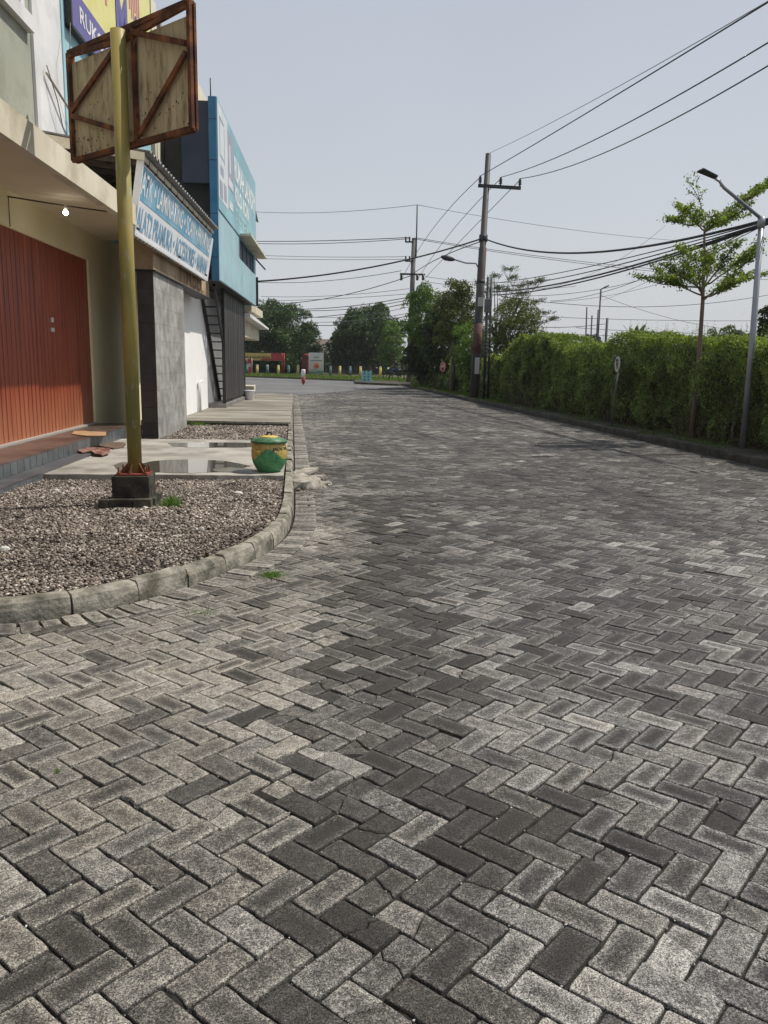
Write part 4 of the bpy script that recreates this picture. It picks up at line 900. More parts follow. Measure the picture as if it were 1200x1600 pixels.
sl_ = thing('street_lamp', 'galvanised street lamp with a flat dark head in front of the hedge at right', 'street lamp', (7.82, 13.55, 0))
tp_ = gy(1190, 342, 13.7); obj('pole', MB().tube([(7.82, 13.55, .08), (7.82+(tp_[0]-7.82)*.5, 13.6, 2.05), tp_], [.058, .052, .045], 14), m_galv, sl_)
obj('joint', MB().tube([tp_-[0, 0, .16], tp_+[0, 0, .03]], .062, 12), m_galv, sl_)
a1_, a2_, a3_ = gy(1131, 293, 13.6), gy(1124, 283, 13.6), gy(1117, 279, 13.6)
ar = obj('arm', MB().tube([tp_, a1_, a2_, a3_], [.030, .028, .022, .02], 10), m_galv, sl_)
mb = MB(); mb.tube([a1_, a1_+(-.07, 0, .02), a1_+(-.06, 0, .12), a2_+(-.03, 0, .02)], .006, 5); obj('cable', mb, m_darkm, ar)
h0, h1 = gy(1118, 279, 13.6), gy(1093, 267, 13.6); dd = (h1-h0); wdv = np.array([0, 1, 0])*.11; upv2 = np.array([.02, 0, .05])
mb = MB(); mb.hexa([h0-wdv*.6, h0+wdv*.6, h1+wdv, h1-wdv], [h0-wdv*.6+upv2*.8, h0+wdv*.6+upv2*.8, h1+wdv+upv2*.6, h1-wdv+upv2*.6]); obj('lamp_head', mb, m_darkm, sl_, bevel=.01)

# round signs
def round_sign(lab, base, c, r, face, n_dir, extra):
    t = thing('road_sign', lab, 'road sign', base)
    obj('post', MB().tube([base, (c[0], c[1], c[2]+r*.3)], .022, 8), m_conpole, t)
    n_dir = np.array(n_dir, float); n_dir /= np.linalg.norm(n_dir); rt = np.cross(n_dir, [0, 0, 1.]); rt = -rt/np.linalg.norm(rt)
    def disc(nm, r_, d, m_, th=.006):
        N_ = 28; V = []
        for o_ in (0, th): V += [c+n_dir*(d+o_)+r_*(math.cos(2*math.pi*k/N_)*rt+math.sin(2*math.pi*k/N_)*np.array([0, 0, 1])) for k in range(N_)]
        return rawmesh(nm, V, [tuple(range(N_))[::-1], tuple(range(N_, 2*N_))]+[(k, (k+1) % N_, N_+(k+1) % N_, N_+k) for k in range(N_)], m_, t)
    extra(disc, t, c, rt, n_dir, r); return t
def f1(disc, t, c, rt, nd, r):
    disc('rim', r, .025, m_darkm); disc('disc', r*.93, .032, m_whb)
    lettering('lettering', 'P', m_black, t, c-rt*r*.35-np.array([0, 0, r*.6])+nd*.040, rt, (0, 0, 1), r*.75, r*1.2, .001, bold=.03)
    obj('slash', MB().bar(c+nd*.042-rt*r*.55+np.array([0, 0, r*.6]), c+nd*.042+rt*r*.55-np.array([0, 0, r*.6]), .03, .004, up=nd), m_darkm, t)
q = gz(955, 668, .08); c = gy(967, 569, q[1]); round_sign('white round no parking sign leaning on a thin post before the hedge', (q[0], q[1], .08), c, .19, None, (-1, .03, 0), f1)
def f2(disc, t, c, rt, nd, r):
    disc('disc', r, .025, mat('faded_red_sign', (.42, .10, .08), .6, (.55, .25, .22), 9)); obj('bar', MB().bar(c+nd*.034-rt*r*.5, c+nd*.034+rt*r*.5, .10, .004, up=nd), m_whb, t)
    obj('mark', MB().bar(c+nd*.036-np.array([0, 0, r*.1]), c+nd*.036-np.array([0, 0, r*.7]), .16, .004, up=nd), m_darkm, t)
q = gz(691, 611, .08); c = gy(692.5, 573, q[1]); round_sign('faded red round road sign under the roadside trees', (q[0], q[1], .08), c, .26, None, (-.9, -.43, 0), f2)

# ================================================================= OVERHEAD WIRES
m_wire = mat('black_cable', (.02, .02, .022), .6); m_wireg = mat('thin_grey_wire', (.16, .17, .19), .6)
def wire(lab, pts, r=.012, m=m_wire, ext=0., n=26, tight=1.):
    P = [gd(*p) if len(p) == 3 and not isinstance(p, np.ndarray) else np.array(p) for p in pts]
    P = np.array(P); c = np.concatenate([[0], np.cumsum(np.linalg.norm(np.diff(P[:, :2], axis=0), axis=1))]); c /= c[-1]
    deg = min(len(P)-1, 2); cf = [np.polyfit(c, P[:, k], 1 if k < 2 else deg) for k in range(3)]
    t_ = np.linspace(0, 1+ext, n); Q = np.stack([np.polyval(cf[k], t_) for k in range(3)], 1)
    for i in (0, -1):                     # meet the given ends exactly
        if i == -1 and ext: continue
        Q += np.outer((1-t_) if i == 0 else t_, P[i]-Q[i])
    o = obj('overhead_wire', MB().tube(list(Q), r, 5), m, origin=tuple(Q[0])); return tag(o, lab, 'overhead wire', 'overhead wires')
wire('faint top wire rising from the utility pole tip to the upper right corner', [tuple(T1), (932, 167, 21), (1066, 82, 15.5), (1181, 2, 12.4)][0:1]+[(932, 167, 21), (1181, 2, 12.4)] if 0 else [np.array(T1), gd(932, 167, 21), gd(1181, 2, 12.6)], .008, m_wireg, .25)
wire('upper conductor from the left insulator of the crossarm to the upper right corner', [INS1[0], gd(932, 184, 20.5), gd(1183, 0, 12.2)], .014, m_wire, .25)
wire('middle conductor from the centre insulator of the crossarm toward upper right', [INS1[1], gd(932, 226, 22), gd(1200, 59, 13)], .014, m_wire, .3)
wire('lower conductor from the right insulator of the crossarm toward upper right', [INS1[2], gd(932, 245, 23), gd(1200, 102, 14)], .014, m_wire, .3)
E2 = [gy(627, 438, 60.3), gy(652, 438, 60.3), gy(661, 438, 60.3)]
wire('slanting conductor from the left crossarm insulator down to the far pole', [INS1[0]-[0, 0, .05], gd(692, 365, 45), E2[0]], .014)
wire('slanting conductor from the centre crossarm insulator down to the far pole', [INS1[1]-[0, 0, .05], gd(712, 370, 45), E2[1]], .014)
wire('slanting conductor from the right crossarm insulator down to the far pole', [INS1[2]-[0, 0, .05], gd(722, 380, 45), E2[2]], .014)
J = on1(6.38)
wire('heavy sagging cable from the utility pole left to the turquoise building', [J, gd(560, 427, 34), B(15.5, .3, 4.25)], .03)
wire('heavy sagging cable from the far pole crossarm toward the left mango tree', [gd(641, 431, 60.3), gd(543, 460, 66), gd(425, 475, 74)], .03)
wire('heavy cable from the utility pole collar sloping down to the far pole', [J-[0, 0, .1], gd(700, 404, 45), gd(641, 431, 60.3)], .022)
wire('thick twisted cable bundle from the utility pole sagging to the street lamp', [J, gd(900, 399, 24), gd(1079, 369, 17), gd(1189, 343, 13.9)], .028, m_wire, .12)
LC = (1189, 346, 13.9)
for lab, y0, ym, rr, y2 in (('second cable of the fan running from the street lamp to the utility pole', 443, 402, .012, 345), ('third cable of the fan running from the street lamp to the utility pole', 450, 409, .014, 347), ('thick middle cable of the fan between street lamp and utility pole', 456, 416, .024, 348), ('lowest thick cable of the fan between street lamp and utility pole', 461, 420, .02, 350)):
    wire(lab, [gd(765, y0, 32.8), gd(1010, ym-3, 19), gd(1189, y2, 13.9)], rr, m_wire, .12)
wire('thin wire dropping from the street lamp through the young tree', [gd(1186, 352, 13.9), gd(1060, 415, 18), gd(860, 470, 32)], .008)
wire('very thin slack wire under the cable fan left of the street lamp', [gd(1186, 356, 13.9), gd(1140, 392, 18), gd(940, 470, 60)], .008, m_wireg)
wire('faint wire from the mast tip of the far pole sloping right', [gd(652, 320, 60.4), gd(900, 357, 70), gd(1060, 376, 80)], .02, m_wireg)
wire('faint wire from the mast tip of the far pole going left', [gd(652, 320, 60.4), gd(540, 330, 66), gd(399, 331, 75)], .02, m_wireg)
wire('upper of two parallel wires passing behind the utility pole to the right', [gd(652, 372, 60.4), gd(759, 389, 62), gd(900, 405, 66), gd(1200, 432, 76)], .022)
wire('lower of two parallel wires passing behind the utility pole to the right', [gd(652, 374, 60.4), gd(759, 392, 62), gd(900, 408, 66), gd(1200, 437, 76)], .022)
L_ = [('topmost dark wire from the far pole to the left building edge', (639, 371), (520, 375), (399, 377), .03, 0), ('second dark wire just under the topmost one left of the far pole', (639, 373), (520, 379), (399, 380.5), .025, 0),
 ('grey wire level with the second bracket left of the far pole', (632, 401), (520, 401), (408, 399), .02, 1), ('grey wire slightly below the second bracket left of the far pole', (634, 405), (520, 405), (410, 404), .02, 1),
 ('thin sagging wire from the far pole crossarm to the left', (627, 423), (497, 437), (402, 441), .022, 0),
 ('faint wire above the mango trees sagging left from the far pole', (639, 451), (520, 461), (408, 463), .02, 1), ('second faint wire above the mango trees', (640, 459), (520, 466), (404, 470), .02, 1),
 ('dark wire skimming the crown tops of the mango trees', (640, 464), (543, 478), (443, 483), .03, 0), ('dark wire just below the crown skimming one', (640, 468), (543, 483), (430, 482), .025, 0),
 ('dark wire crossing between the two mango crowns', (640, 473), (560, 488), (466, 497), .03, 0), ('thin wire crossing between the mango crowns lower down', (640, 479), (550, 494), (455, 492), .02, 1),
 ('low dark wire crossing the gap between the mango crowns', (640, 493), (560, 505), (484, 508), .03, 0), ('lowest thin wire crossing the gap between the mango crowns', (640, 489), (560, 500), (478, 503), .022, 1)]
for lab, a, b2, c, rr, g_ in L_: wire(lab, [gd(*a, 60.4), gd(*b2, 66), gd(*c, 74)], rr, m_wireg if g_ else m_wire)
R2_ = [('long wire rising right from behind the feathery tree to the young tree', (800, 462), (939, 452), (1100, 400), .02, 0), ('slack wire crossing the small far lamp post toward the right edge', (780, 462), (1010, 478), (1200, 461), .022, 0),
 ('thin wire from the small far lamp post rising right', (860, 472), (939, 464), (1060, 434), .018, 1), ('thin wire from the small far lamp post falling right behind the young tree', (940, 462), (1050, 495), (1172, 518), .018, 1),
 ('upper level wire over the hedge from the feathery tree to the right edge', (830, 494), (1000, 499), (1200, 501), .022, 1), ('level wire just above the hedge by the thin far posts', (820, 510), (890, 511), (945, 506), .024, 0),
 ('lower level wire over the hedge to the right edge', (900, 512), (1050, 519), (1200, 521), .022, 1), ('lowest faint wire over the hedge to the right edge', (850, 520), (1020, 526), (1200, 527), .02, 1),
 ('faint wire from the feathery tree sloping up to the cable fan', (840, 452), (940, 425), (1040, 352), .016, 1), ('wire leaving the far pole to the right above the leafy trees', (665, 432), (760, 440), (860, 436), .02, 1),
 ('second wire leaving the far pole to the right above the leafy trees', (665, 440), (780, 450), (900, 447), .02, 1)]
for lab, a, b2, c, rr, g_ in R2_: wire(lab, [gd(*a, 60), gd(*b2, 62), gd(*c, 66)], rr, m_wireg if g_ else m_wire)

# ================================================================= VEGETATION
LG = lambda nm, a, b2, c, tr=.25, noise=(1.2, .65, 1.35): island_mat(nm, [(0, a), (.55, b2), (1, c)], .5, tr, noise=noise)
m_hl = LG('creeper_leaf', (.07, .095, .035), (.14, .19, .065), (.27, .33, .13), .38, (.9, .6, 1.45))
m_ht = LG('creeper_sunlit_leaf', (.085, .12, .03), (.17, .225, .055), (.30, .35, .11), .4, (1.2, .7, 1.3))  # sunlight on the hedge top put into a brighter leaf colour
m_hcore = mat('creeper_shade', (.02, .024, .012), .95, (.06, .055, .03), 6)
m_dry = island_mat('dry_creeper', [(0, (.06, .045, .02)), (1, (.20, .16, .08))], .8, .2)
def hedge(lab, ys, hs, x0, depth, nface, ntop, leaf, seedn):
    t = thing('creeper_hedge', lab, 'hedge', (x0+.5, ys[0], 0), 'creeper covered walls')
    Y0, Y1 = ys[0], ys[-1]; H_ = lambda y: np.interp(y, ys, hs)+.26*(vnoise(np.asarray(y)*.9, np.asarray(y)*0, seedn)-.5)+.16*(vnoise(np.asarray(y)*3.1, np.asarray(y)*0, seedn+1)-.5)
    # bumpy inner body
    ny = int((Y1-Y0)/.3)+1; yy = np.linspace(Y0, Y1, ny); V = []; sec = 9
    for y in yy:
        h = float(H_(y))-.10; bz_ = lambda z: x0+.14+.16*(vnoise(np.array([y*1.2]), np.array([z*1.5]), seedn+2)[0]-.5)
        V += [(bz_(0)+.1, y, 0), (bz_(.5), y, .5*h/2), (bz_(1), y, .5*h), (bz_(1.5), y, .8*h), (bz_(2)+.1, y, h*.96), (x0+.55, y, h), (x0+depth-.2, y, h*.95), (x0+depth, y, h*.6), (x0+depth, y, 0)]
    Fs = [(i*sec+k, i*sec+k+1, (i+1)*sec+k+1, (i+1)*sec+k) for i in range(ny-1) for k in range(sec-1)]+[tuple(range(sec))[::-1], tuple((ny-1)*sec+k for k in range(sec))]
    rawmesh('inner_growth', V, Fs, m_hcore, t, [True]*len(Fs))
    # leaves over the face: denser near the camera
    u = rng.random(nface); y = Y0+(Y1-Y0)*u**1.5; h = H_(y); zf = rng.random(nface)**.85; z = .08+zf*h
    dens = vnoise(y*2.2, z*3.0, seedn+4)*.6+vnoise(y*.8, z*1.2, seedn+6)*.4
    k = dens > .42*(1.15-zf); y, z, h, zf = y[k], z[k], h[k], zf[k]
    x = x0+.04+.34*(vnoise(y*1.5, z*2, seedn+2)-.5)-.22*vnoise(y*4.5, z*3.2, seedn+3)+rng.normal(0, .03, len(y))+.16*(zf > .93)*rng.random(len(y))
    sz = leaf*(1+np.clip((y-14)/22, 0, 1.3))
    top = zf > .97-.16*vnoise(y*2, y*0, 3)
    leaves('leaf', np.stack([x, y, z], 1)[~top], sz[~top], m_hl, t, droop=1.0, aspect=.45, up=.3, N=np.array([-1.1, 0, .2]))
    P_ = np.stack([x, y, z], 1)[top]
    u = rng.random(ntop); y = Y0+(Y1-Y0)*u**1.5; h = H_(y); x = x0+rng.random(ntop)*depth; z = h+.03*rng.normal(size=ntop)+.10*vnoise(x*4, y*4, 8)-.05
    P_ = np.concatenate([P_, np.stack([x, y, z], 1)]); sz = leaf*(1+np.clip((P_[:, 1]-14)/22, 0, 1.3))
    leaves('top_leaf', P_, sz, m_ht, t, droop=.1, aspect=.45, up=.8)
    # hanging runners and dry bits
    ns_ = int(nface/90); Q = []
    for i in range(ns_):
        y = Y0+(Y1-Y0)*random.random()**1.5; z = float(H_(y))*random.uniform(.3, 1.0); L = random.uniform(.2, .7)
        for q in range(14): Q.append((x0-.08+random.gauss(0, .012), y+random.gauss(0, .012), z-L*q/14))
    leaves('runner', np.array(Q), leaf*.8, m_hl, t, droop=1.5, aspect=.4, N=np.array([-1, 0, 0]))
    nq = int(nface*.16); y = Y0+(Y1-Y0)*rng.random(nq)**1.5; z = rng.random(nq)**1.5*.95+.05; leaves('dry_leaf', np.stack([x0-.05+rng.normal(0, .06, nq), y, z], 1), leaf*1.1, m_dry, t, droop=1.2, aspect=.25, N=np.array([-1, 0, 0]))
    # wisps standing up from the top
    mb = []; Q = []
    for i in range(int(ntop/55)):
        y = Y0+(Y1-Y0)*random.random()**1.3; xx = x0+random.random()*.6; z = float(H_(y)); L = random.uniform(.10, .42); a = random.uniform(-.4, .4)
        for q in range(7): Q.append((xx+a*.3*q/7*L, y+a*q/7*L, z+L*q/7))
    leaves('shoot', np.array(Q), leaf*.75, m_ht, t, droop=-1.4, aspect=.3)
    return t
hedge('long wall of dark creeper with bright green top along the right kerb', [11.0, 13.4, 15.1, 17.0, 18.6, 19.7, 20.7, 23.1, 24.9, 27.7, 29.6, 31.0], [1.80, 1.80, 1.89, 2.13, 2.25, 2.28, 1.98, 1.93, 2.18, 2.41, 2.3, 2.1], 8.0, 1.3, 80000, 30000, .056, 11)
hedge('lower creeper covered wall between the utility pole and the trees', [31.3, 33, 37, 42, 50, 56], [1.95, 1.66, 1.6, 1.55, 1.5, 1.5], 8.15, 1.2, 9000, 5000, .10, 31)

m_bark = mat('grey_bark', (.10, .08, .06), .9, (.20, .165, .13), 3, bump=.5, bscale=25, stretch=(2, 2, .5)); m_barkr = mat('brown_young_bark', (.13, .09, .07), .85, (.22, .16, .13), 3, stretch=(2, 2, .4))
# layered young tree
m_kl = LG('young_tree_leaf', (.07, .105, .02), (.15, .20, .035), (.26, .31, .075), .45, (3, .8, 1.2))
yt = thing('young_tree', 'slender young tree with layered flat branches beside the street lamp', 'tree', (7.8, 15.41, 0))
tb_ = np.array([7.8, 15.41, .05]); fk = gy(1098, 472, 15.45); t2 = gy(1101, 355, 15.5); tt = gy(1086, 272, 15.5)
obj('trunk', MB().tube([tb_, tb_*.5+fk*.5+[.02, 0, 0], fk, t2], [.058, .046, .036, .018], 12), m_barkr, yt)
br = MB(); LP_ = []; 
def limb(a, b3, r0, sag, nsub, lp0, spread=.10, dens=90):
    a, b3 = np.array(a), np.array(b3); n_ = 9; pts = []
    for i in range(n_):
        t_ = i/(n_-1); p = a+(b3-a)*t_; p[2] += sag*math.sin(math.pi*t_)+random.gauss(0, .01); pts.append(p)
    br.tube(pts, [r0*(1-.85*i/(n_-1)) for i in range(n_)], 6)
    for i in range(int(dens*np.linalg.norm(b3-a))):
        t_ = random.uniform(lp0, 1.02); p = a+(b3-a)*t_; p[2] += sag*math.sin(math.pi*min(t_, 1)); s_ = spread*(1.15-.5*t_)
        LP_.append(p+np.array([random.gauss(0, s_), random.gauss(0, s_), random.gauss(.03, .028)]))
    for k in range(nsub):
        t_ = random.uniform(.35, .85); p = a+(b3-a)*t_; p[2] += sag*math.sin(math.pi*t_); an = random.choice((-1, 1))*random.uniform(.5, .9)
        d = (b3-a)*random.uniform(.25, .4); d2 = np.array([d[0]*math.cos(an)-d[1]*math.sin(an), d[0]*math.sin(an)+d[1]*math.cos(an), d[2]*.7+.03]); e_ = p+d2
        br.tube([p, (p+e_)/2+[0, 0, .015], e_], [r0*.35, r0*.25, r0*.1], 5)
        for i in range(int(dens*.8*np.linalg.norm(d2))+4):
            t3 = random.uniform(.2, 1.05); q = p+d2*t3; LP_.append(q+np.array([random.gauss(0, s_*.7), random.gauss(0, s_*.7), random.gauss(.03, .025)]))
tipsA = [(992, 432, 15.0), (1022, 420, 15.9), (1040, 402, 14.9), (1060, 385, 16.2), (1150, 378, 14.8), (1178, 395, 15.6), (1180, 425, 16.1), (1150, 440, 14.9), (1192, 376, 15.2), (1120, 375, 16.5), (1085, 390, 14.4)]
for x, y, D in tipsA: limb(fk+[0, 0, random.uniform(-.02, .30)], gy(x, y, D), .02, -.05, 6, .30, .08, 260)
tipsB = [(1046, 342, 15.2), (1054, 318, 15.9), (1072, 325, 14.9), (1202, 285, 15.6), (1175, 318, 15.2), (1150, 340, 16.1), (1125, 335, 14.9), (1215, 275, 15.5)]
for x, y, D in tipsB: limb(t2+[0, 0, random.uniform(-.12, .05)], gy(x, y, D), .016, -.04, 5, .25, .062, 280)
limb(t2, tt, .012, 0, 0, .2, .05, 70)
for x, y in ((1072, 278), (1100, 300), (1075, 300)): limb(tt*.5+t2*.5, gy(x, y, 15.5), .008, .02, 0, .5, .04, 90)
obj('branch', br, m_barkr, yt); leaves('crown', np.array(LP_), .052, m_kl, yt, droop=0, aspect=.55, up=1.2)

def crown_points(c, R, n, clumps, flat=1., fill=.25, seed=None):
    """leaf positions gathered in clumps spread over an uneven ellipsoid"""
    c = np.array(c, float); R = np.array(R, float); d = rng.normal(size=(clumps, 3)); d /= np.linalg.norm(d, axis=1)[:, None]
    rad = rng.uniform(.62, 1.0, clumps)[:, None]; C_ = c+d*R*rad; C_[:, 2] = np.maximum(C_[:, 2], c[2]-R[2]*.92)
    cs = rng.uniform(.16, .30, clumps)*R.mean(); k = rng.integers(0, clumps, int(n*(1-fill))); e_ = rng.normal(size=(len(k), 3)); e_ /= np.linalg.norm(e_, axis=1)[:, None]; e_[:, 2] = np.where(e_[:, 2] < -.3, -e_[:, 2]*.6, e_[:, 2])
    P = C_[k]+e_*cs[k][:, None]*rng.uniform(.75, 1.1, len(k))[:, None]
    m_ = int(n*fill); e2 = rng.normal(size=(m_, 3)); e2 /= np.linalg.norm(e2, axis=1)[:, None]
    return np.concatenate([P, c+e2*R*rng.uniform(.3, .8, m_)[:, None]])
def tree(lab, base, c, R, n, clumps, leaf, m_, trunk_r, name='tree', up=.9, droop=.3, limbs=5, group='roadside and far trees', aspect=.5, bark=None):
    t = thing(name, lab, 'tree', base, group); base = np.array(base, float); c = np.array(c, float); R = np.array(R, float)
    mb = MB(); top = c*.85+base*.15; mid_ = (base+top)/2+[random.uniform(-.1, .1), random.uniform(-.1, .1), 0]
    mb.tube([base, mid_, top], [trunk_r, trunk_r*.75, trunk_r*.4], 10)
    for k in range(limbs):
        a = random.uniform(0, 6.28); p0 = base+(top-base)*random.uniform(.4, .85); p1 = c+np.array([R[0]*.7*math.cos(a), R[1]*.7*math.sin(a), R[2]*random.uniform(-.3, .6)]); mb.tube([p0, (p0+p1)/2+[0, 0, -.05*R[2]], p1], [trunk_r*.4, trunk_r*.25, trunk_r*.1], 6)
    obj('trunk', mb, bark or m_bark, t); leaves('crown', crown_points(c, R, n, clumps), leaf, m_, t, droop=droop, aspect=aspect, up=up)
    return t
m_mg = LG('mango_leaf', (.028, .058, .016), (.058, .112, .028), (.12, .19, .055), .12, (.35, .7, 1.3)); m_md = LG('dark_leaf', (.018, .035, .012), (.035, .065, .018), (.07, .11, .03), .12, (.4, .7, 1.3))
m_lf = LG('fresh_leaf', (.05, .10, .018), (.09, .16, .03), (.16, .24, .06), .3, (.6, .75, 1.3)); m_yf = LG('olive_leaf', (.06, .075, .02), (.10, .125, .035), (.17, .19, .06), .25, (1.5, .7, 1.3))
m_fl = LG('feathery_leaf', (.035, .055, .022), (.06, .085, .035), (.10, .13, .06), .25, (1, .8, 1.2))
def P(px, py, D): return gd(px, py, D)
g = P(436, 588, 95); tree('round dense mango tree left of the gap, behind the food banner', (g[0], g[1], 0), P(437, 528, 95)-[0, 0, 0], (4.3, 4.0, 3.9), 42000, 110, .24, m_mg, .35)
g = P(395, 588, 92); tree('dark mango tree half hidden behind the beige awnings', (g[0]-1, g[1], 0), P(385, 530, 92), (4.0, 3.5, 3.6), 12000, 80, .26, m_md, .3)
g = P(578, 588, 96); tree('tall dense mango tree right of the gap with a domed crown', (g[0], g[1], 0), P(577, 526, 96), (3.6, 3.6, 3.7), 40000, 100, .24, m_mg, .4)
g = P(545, 588, 95); tree('dark lower mango tree left flank of the domed one', (g[0], g[1], 0), P(543, 545, 95), (2.2, 2.4, 2.7), 11000, 60, .25, m_md, .25)
g = P(612, 590, 88); tree('fresh green bushy tree between the domed mango and the far pole', (g[0], g[1], 0), P(612, 543, 88), (1.5, 1.5, 2.9), 8000, 50, .2, m_lf, .15)
g = P(510, 585, 130); tree('small distant tree in the gap between the mangoes', (g[0], g[1], 0), P(510, 548, 130), (2.2, 2, 2.2), 5000, 40, .3, m_lf, .2)
g = P(470, 585, 104); tree('low dark tree behind the billboard', (g[0], g[1], 0), P(468, 555, 104), (3.4, 2.5, 2.4), 8000, 50, .28, m_md, .2)
# roadside group on the right
g = gz(662, 606); tree('leafy dark green tree leaning over the road in front of the far pole', (g[0]+.2, g[1], 0), P(662, 500, 47), (1.15, 1.6, 1.9), 15000, 90, .12, m_lf, .09, droop=.8)
g = gz(648, 604); tree('dense dark tree at the corner below the leafy one', (g[0]+.4, g[1], 0), P(656, 560, 49), (.95, 1.5, 1.5), 12000, 70, .13, m_md, .08, droop=1.0)
g = gz(681, 612); tree('thin trunked tree with hanging dark foliage by the red sign', (g[0], g[1], 0), P(686, 535, 43.5), (.85, 1.1, 2.1), 12000, 70, .12, m_md, .06, droop=1.2, bark=m_barkr)
g = gz(706, 616); tree('thick trunked olive green tree beside the utility pole', (g[0], g[1], 0), P(715, 500, 40.3), (1.15, 1.2, 1.75), 15000, 90, .11, m_yf, .16, droop=.8)
g = gz(740, 615); tree('fresh green shrub tree behind the utility pole base', (8.6, 36.5, 0), P(735, 545, 37), (1.0, 1.2, 1.1), 7000, 50, .10, m_lf, .08)
g = (9.6, 36.5, 0); tree('dense olive conical tree behind the hedge under the feathery one', g, P(800, 515, 37.5), (1.35, 1.2, 1.5), 13000, 80, .09, m_yf, .12, up=.3, droop=-.4)
# feathery spreading tree
ft = thing('feathery_tree', 'open spreading tree with feathery leaf pads behind the hedge', 'tree', (9.2, 38.2, 0), 'roadside and far trees'); br = MB(); LP_ = []
fbs = np.array([9.2, 38.2, 0]); ff = P(775, 540, 38.3); br.tube([fbs, (fbs+ff)/2, ff], [.13, .11, .09], 8)
pads = [(772, 430, .35), (798, 420, .45), (806, 432, .4), (828, 441, .42), (842, 437, .3), (790, 452, .55), (818, 458, .5), (762, 456, .45), (838, 470, .5), (853, 488, .5), (862, 497, .35), (826, 482, .4), (842, 503, .35), (800, 470, .4), (778, 448, .4), (815, 445, .35), (752, 442, .35)]
for x, y, s_ in pads:
    D = 38.3+random.uniform(-1.3, 1.3); e_ = P(x, y, D); m_ = (ff+e_)/2+[0, 0, -.12]; br.tube([ff, m_, e_], [.05, .028, .01], 6)
    for k in range(7):
        a = random.uniform(0, 6.28); q = e_+np.array([math.cos(a)*s_, math.sin(a)*s_, random.uniform(-.12, .12)]); br.tube([e_*.7+m_*.3, q], [.008, .003], 4)
        for j in range(42): f_ = random.random(); LP_.append(e_*(1-f_)+q*f_+np.array([random.gauss(0, .07), random.gauss(0, .07), random.gauss(-.02, .05)]))
obj('branch', br, m_bark, ft); leaves('crown', np.array(LP_), .085, m_fl, ft, droop=.9, aspect=.35, up=1.)
# behind the hedge
g = (10.6, 25.2, 0)
def banana(lab, base, tips, D):
    t = thing('banana_plant', lab, 'plant', base); b0_ = np.array(base, float); c = gd(tips[0][0], tips[0][1], D); st_ = np.array([c[0], c[1], 0]); 
    obj('stem', MB().tube([b0_, np.array([b0_[0], b0_[1], 1.9])], [.09, .06], 8), m_lf, t); top_ = np.array([b0_[0], b0_[1], 1.9])
    for x, y in tips:
        e_ = gd(x, y, D+random.uniform(-.3, .3)); mb = MB(); n_ = 8; V = []
        sd = np.cross(e_-top_, [0, 0, 1.]); sd /= np.linalg.norm(sd)+1e-6; sd = sd*.6+np.array([CR[0], CR[1], 0])*.5
        for i in range(n_):
            t_ = i/(n_-1); p = top_+(e_-top_)*t_+np.array([0, 0, .16*math.sin(math.pi*t_)]); w_ = .09*math.sin(math.pi*min(1, t_*.95+.05))**.6
            V += [p-sd*w_, p+[0, 0, -.015], p+sd*w_]
        mb.add(V, [(i*3+j, i*3+j+1, (i+1)*3+j+1, (i+1)*3+j) for i in range(n_-1) for j in range(2)]); obj('leaf', mb, m_mgb, t)
m_mgb = mat('banana_leaf', (.06, .09, .035), .5, (.11, .15, .06), 6)
c = gd(992, 520, 26.5); banana('banana plant with arching leaves showing above the hedge', (c[0], c[1], 0), [(974, 508), (984, 511), (996, 508), (1009, 506), (1002, 520), (978, 518)], 26.5)
c = gd(1048, 535, 24); banana('banana plant with two tattered leaves over the hedge left of the young tree', (c[0], c[1], 0), [(1042, 518), (1058, 526), (1036, 528)], 24)
c = gd(1075, 535, 24); banana('banana leaves just left of the young tree trunk above the hedge', (c[0], c[1], 0), [(1072, 524), (1086, 528), (1064, 531)], 24)
c = gd(1196, 560, 30); tree('columnar dark conifer behind the hedge at the right edge', (c[0], c[1], 0), gd(1198, 525, 30), (.42, .42, 1.35), 9000, 60, .09, m_md, .08, name='conifer', droop=-.8, limbs=0)
c = gd(1135, 545, 40); tree('low greyish tree above the hedge right of the young tree', (c[0], c[1], 0), gd(1132, 535, 40), (.9, .8, .75), 4000, 40, .10, m_fl, .06)
c = gd(1160, 545, 42); tree('second low greyish tree above the hedge near the conifer', (c[0], c[1], 0), gd(1160, 536, 42), (.9, .8, .6), 4000, 40, .10, m_fl, .06)
c = gd(925, 545, 90); tree('small round dark tree far off behind the thin posts', (c[0], c[1], 0), gd(925, 536, 90), (1.2, 1.2, 1.1), 4000, 40, .16, m_md, .1)
c = gd(885, 550, 80); tree('tiny distant bush on the skyline over the hedge dip', (c[0], c[1], 0), gd(890, 549, 80), (1.6, 1, .6), 2500, 30, .16, m_md, .06)
for k, (x0, y0, x1, y1, r_, lab) in enumerate([(915, 560, 917, 480, .05, 'tallest bare far post above the hedge'), (922, 560, 925, 493, .05, 'short bare far post beside the tallest one'), (930, 560, 935, 484, .06, 'slanting bare far post left of the small far lamp'), (944, 560, 949, 497, .09, 'thick dark far post right of the small far lamp')]):
    a, b2 = gd(x0, y0, 60), gd(x1, y1, 60); a[2] = 0; t = tag(obj('far_post', MB().tube([a, b2], r_, 6), m_darkm, origin=tuple(a)), lab, 'pole', 'thin far posts')
a, b2, c = gd(932, 560, 60), gd(939, 452, 60), gd(951, 446, 60); a[2] = 0; sl2 = thing('street_lamp', 'small far street lamp with a short arm above the hedge', 'street lamp', a)
obj('pole', MB().tube([a, b2], .06, 6), m_darkm, sl2); obj('lamp_head', MB().tube([b2, c], [.04, .07], 6), m_darkm, sl2)

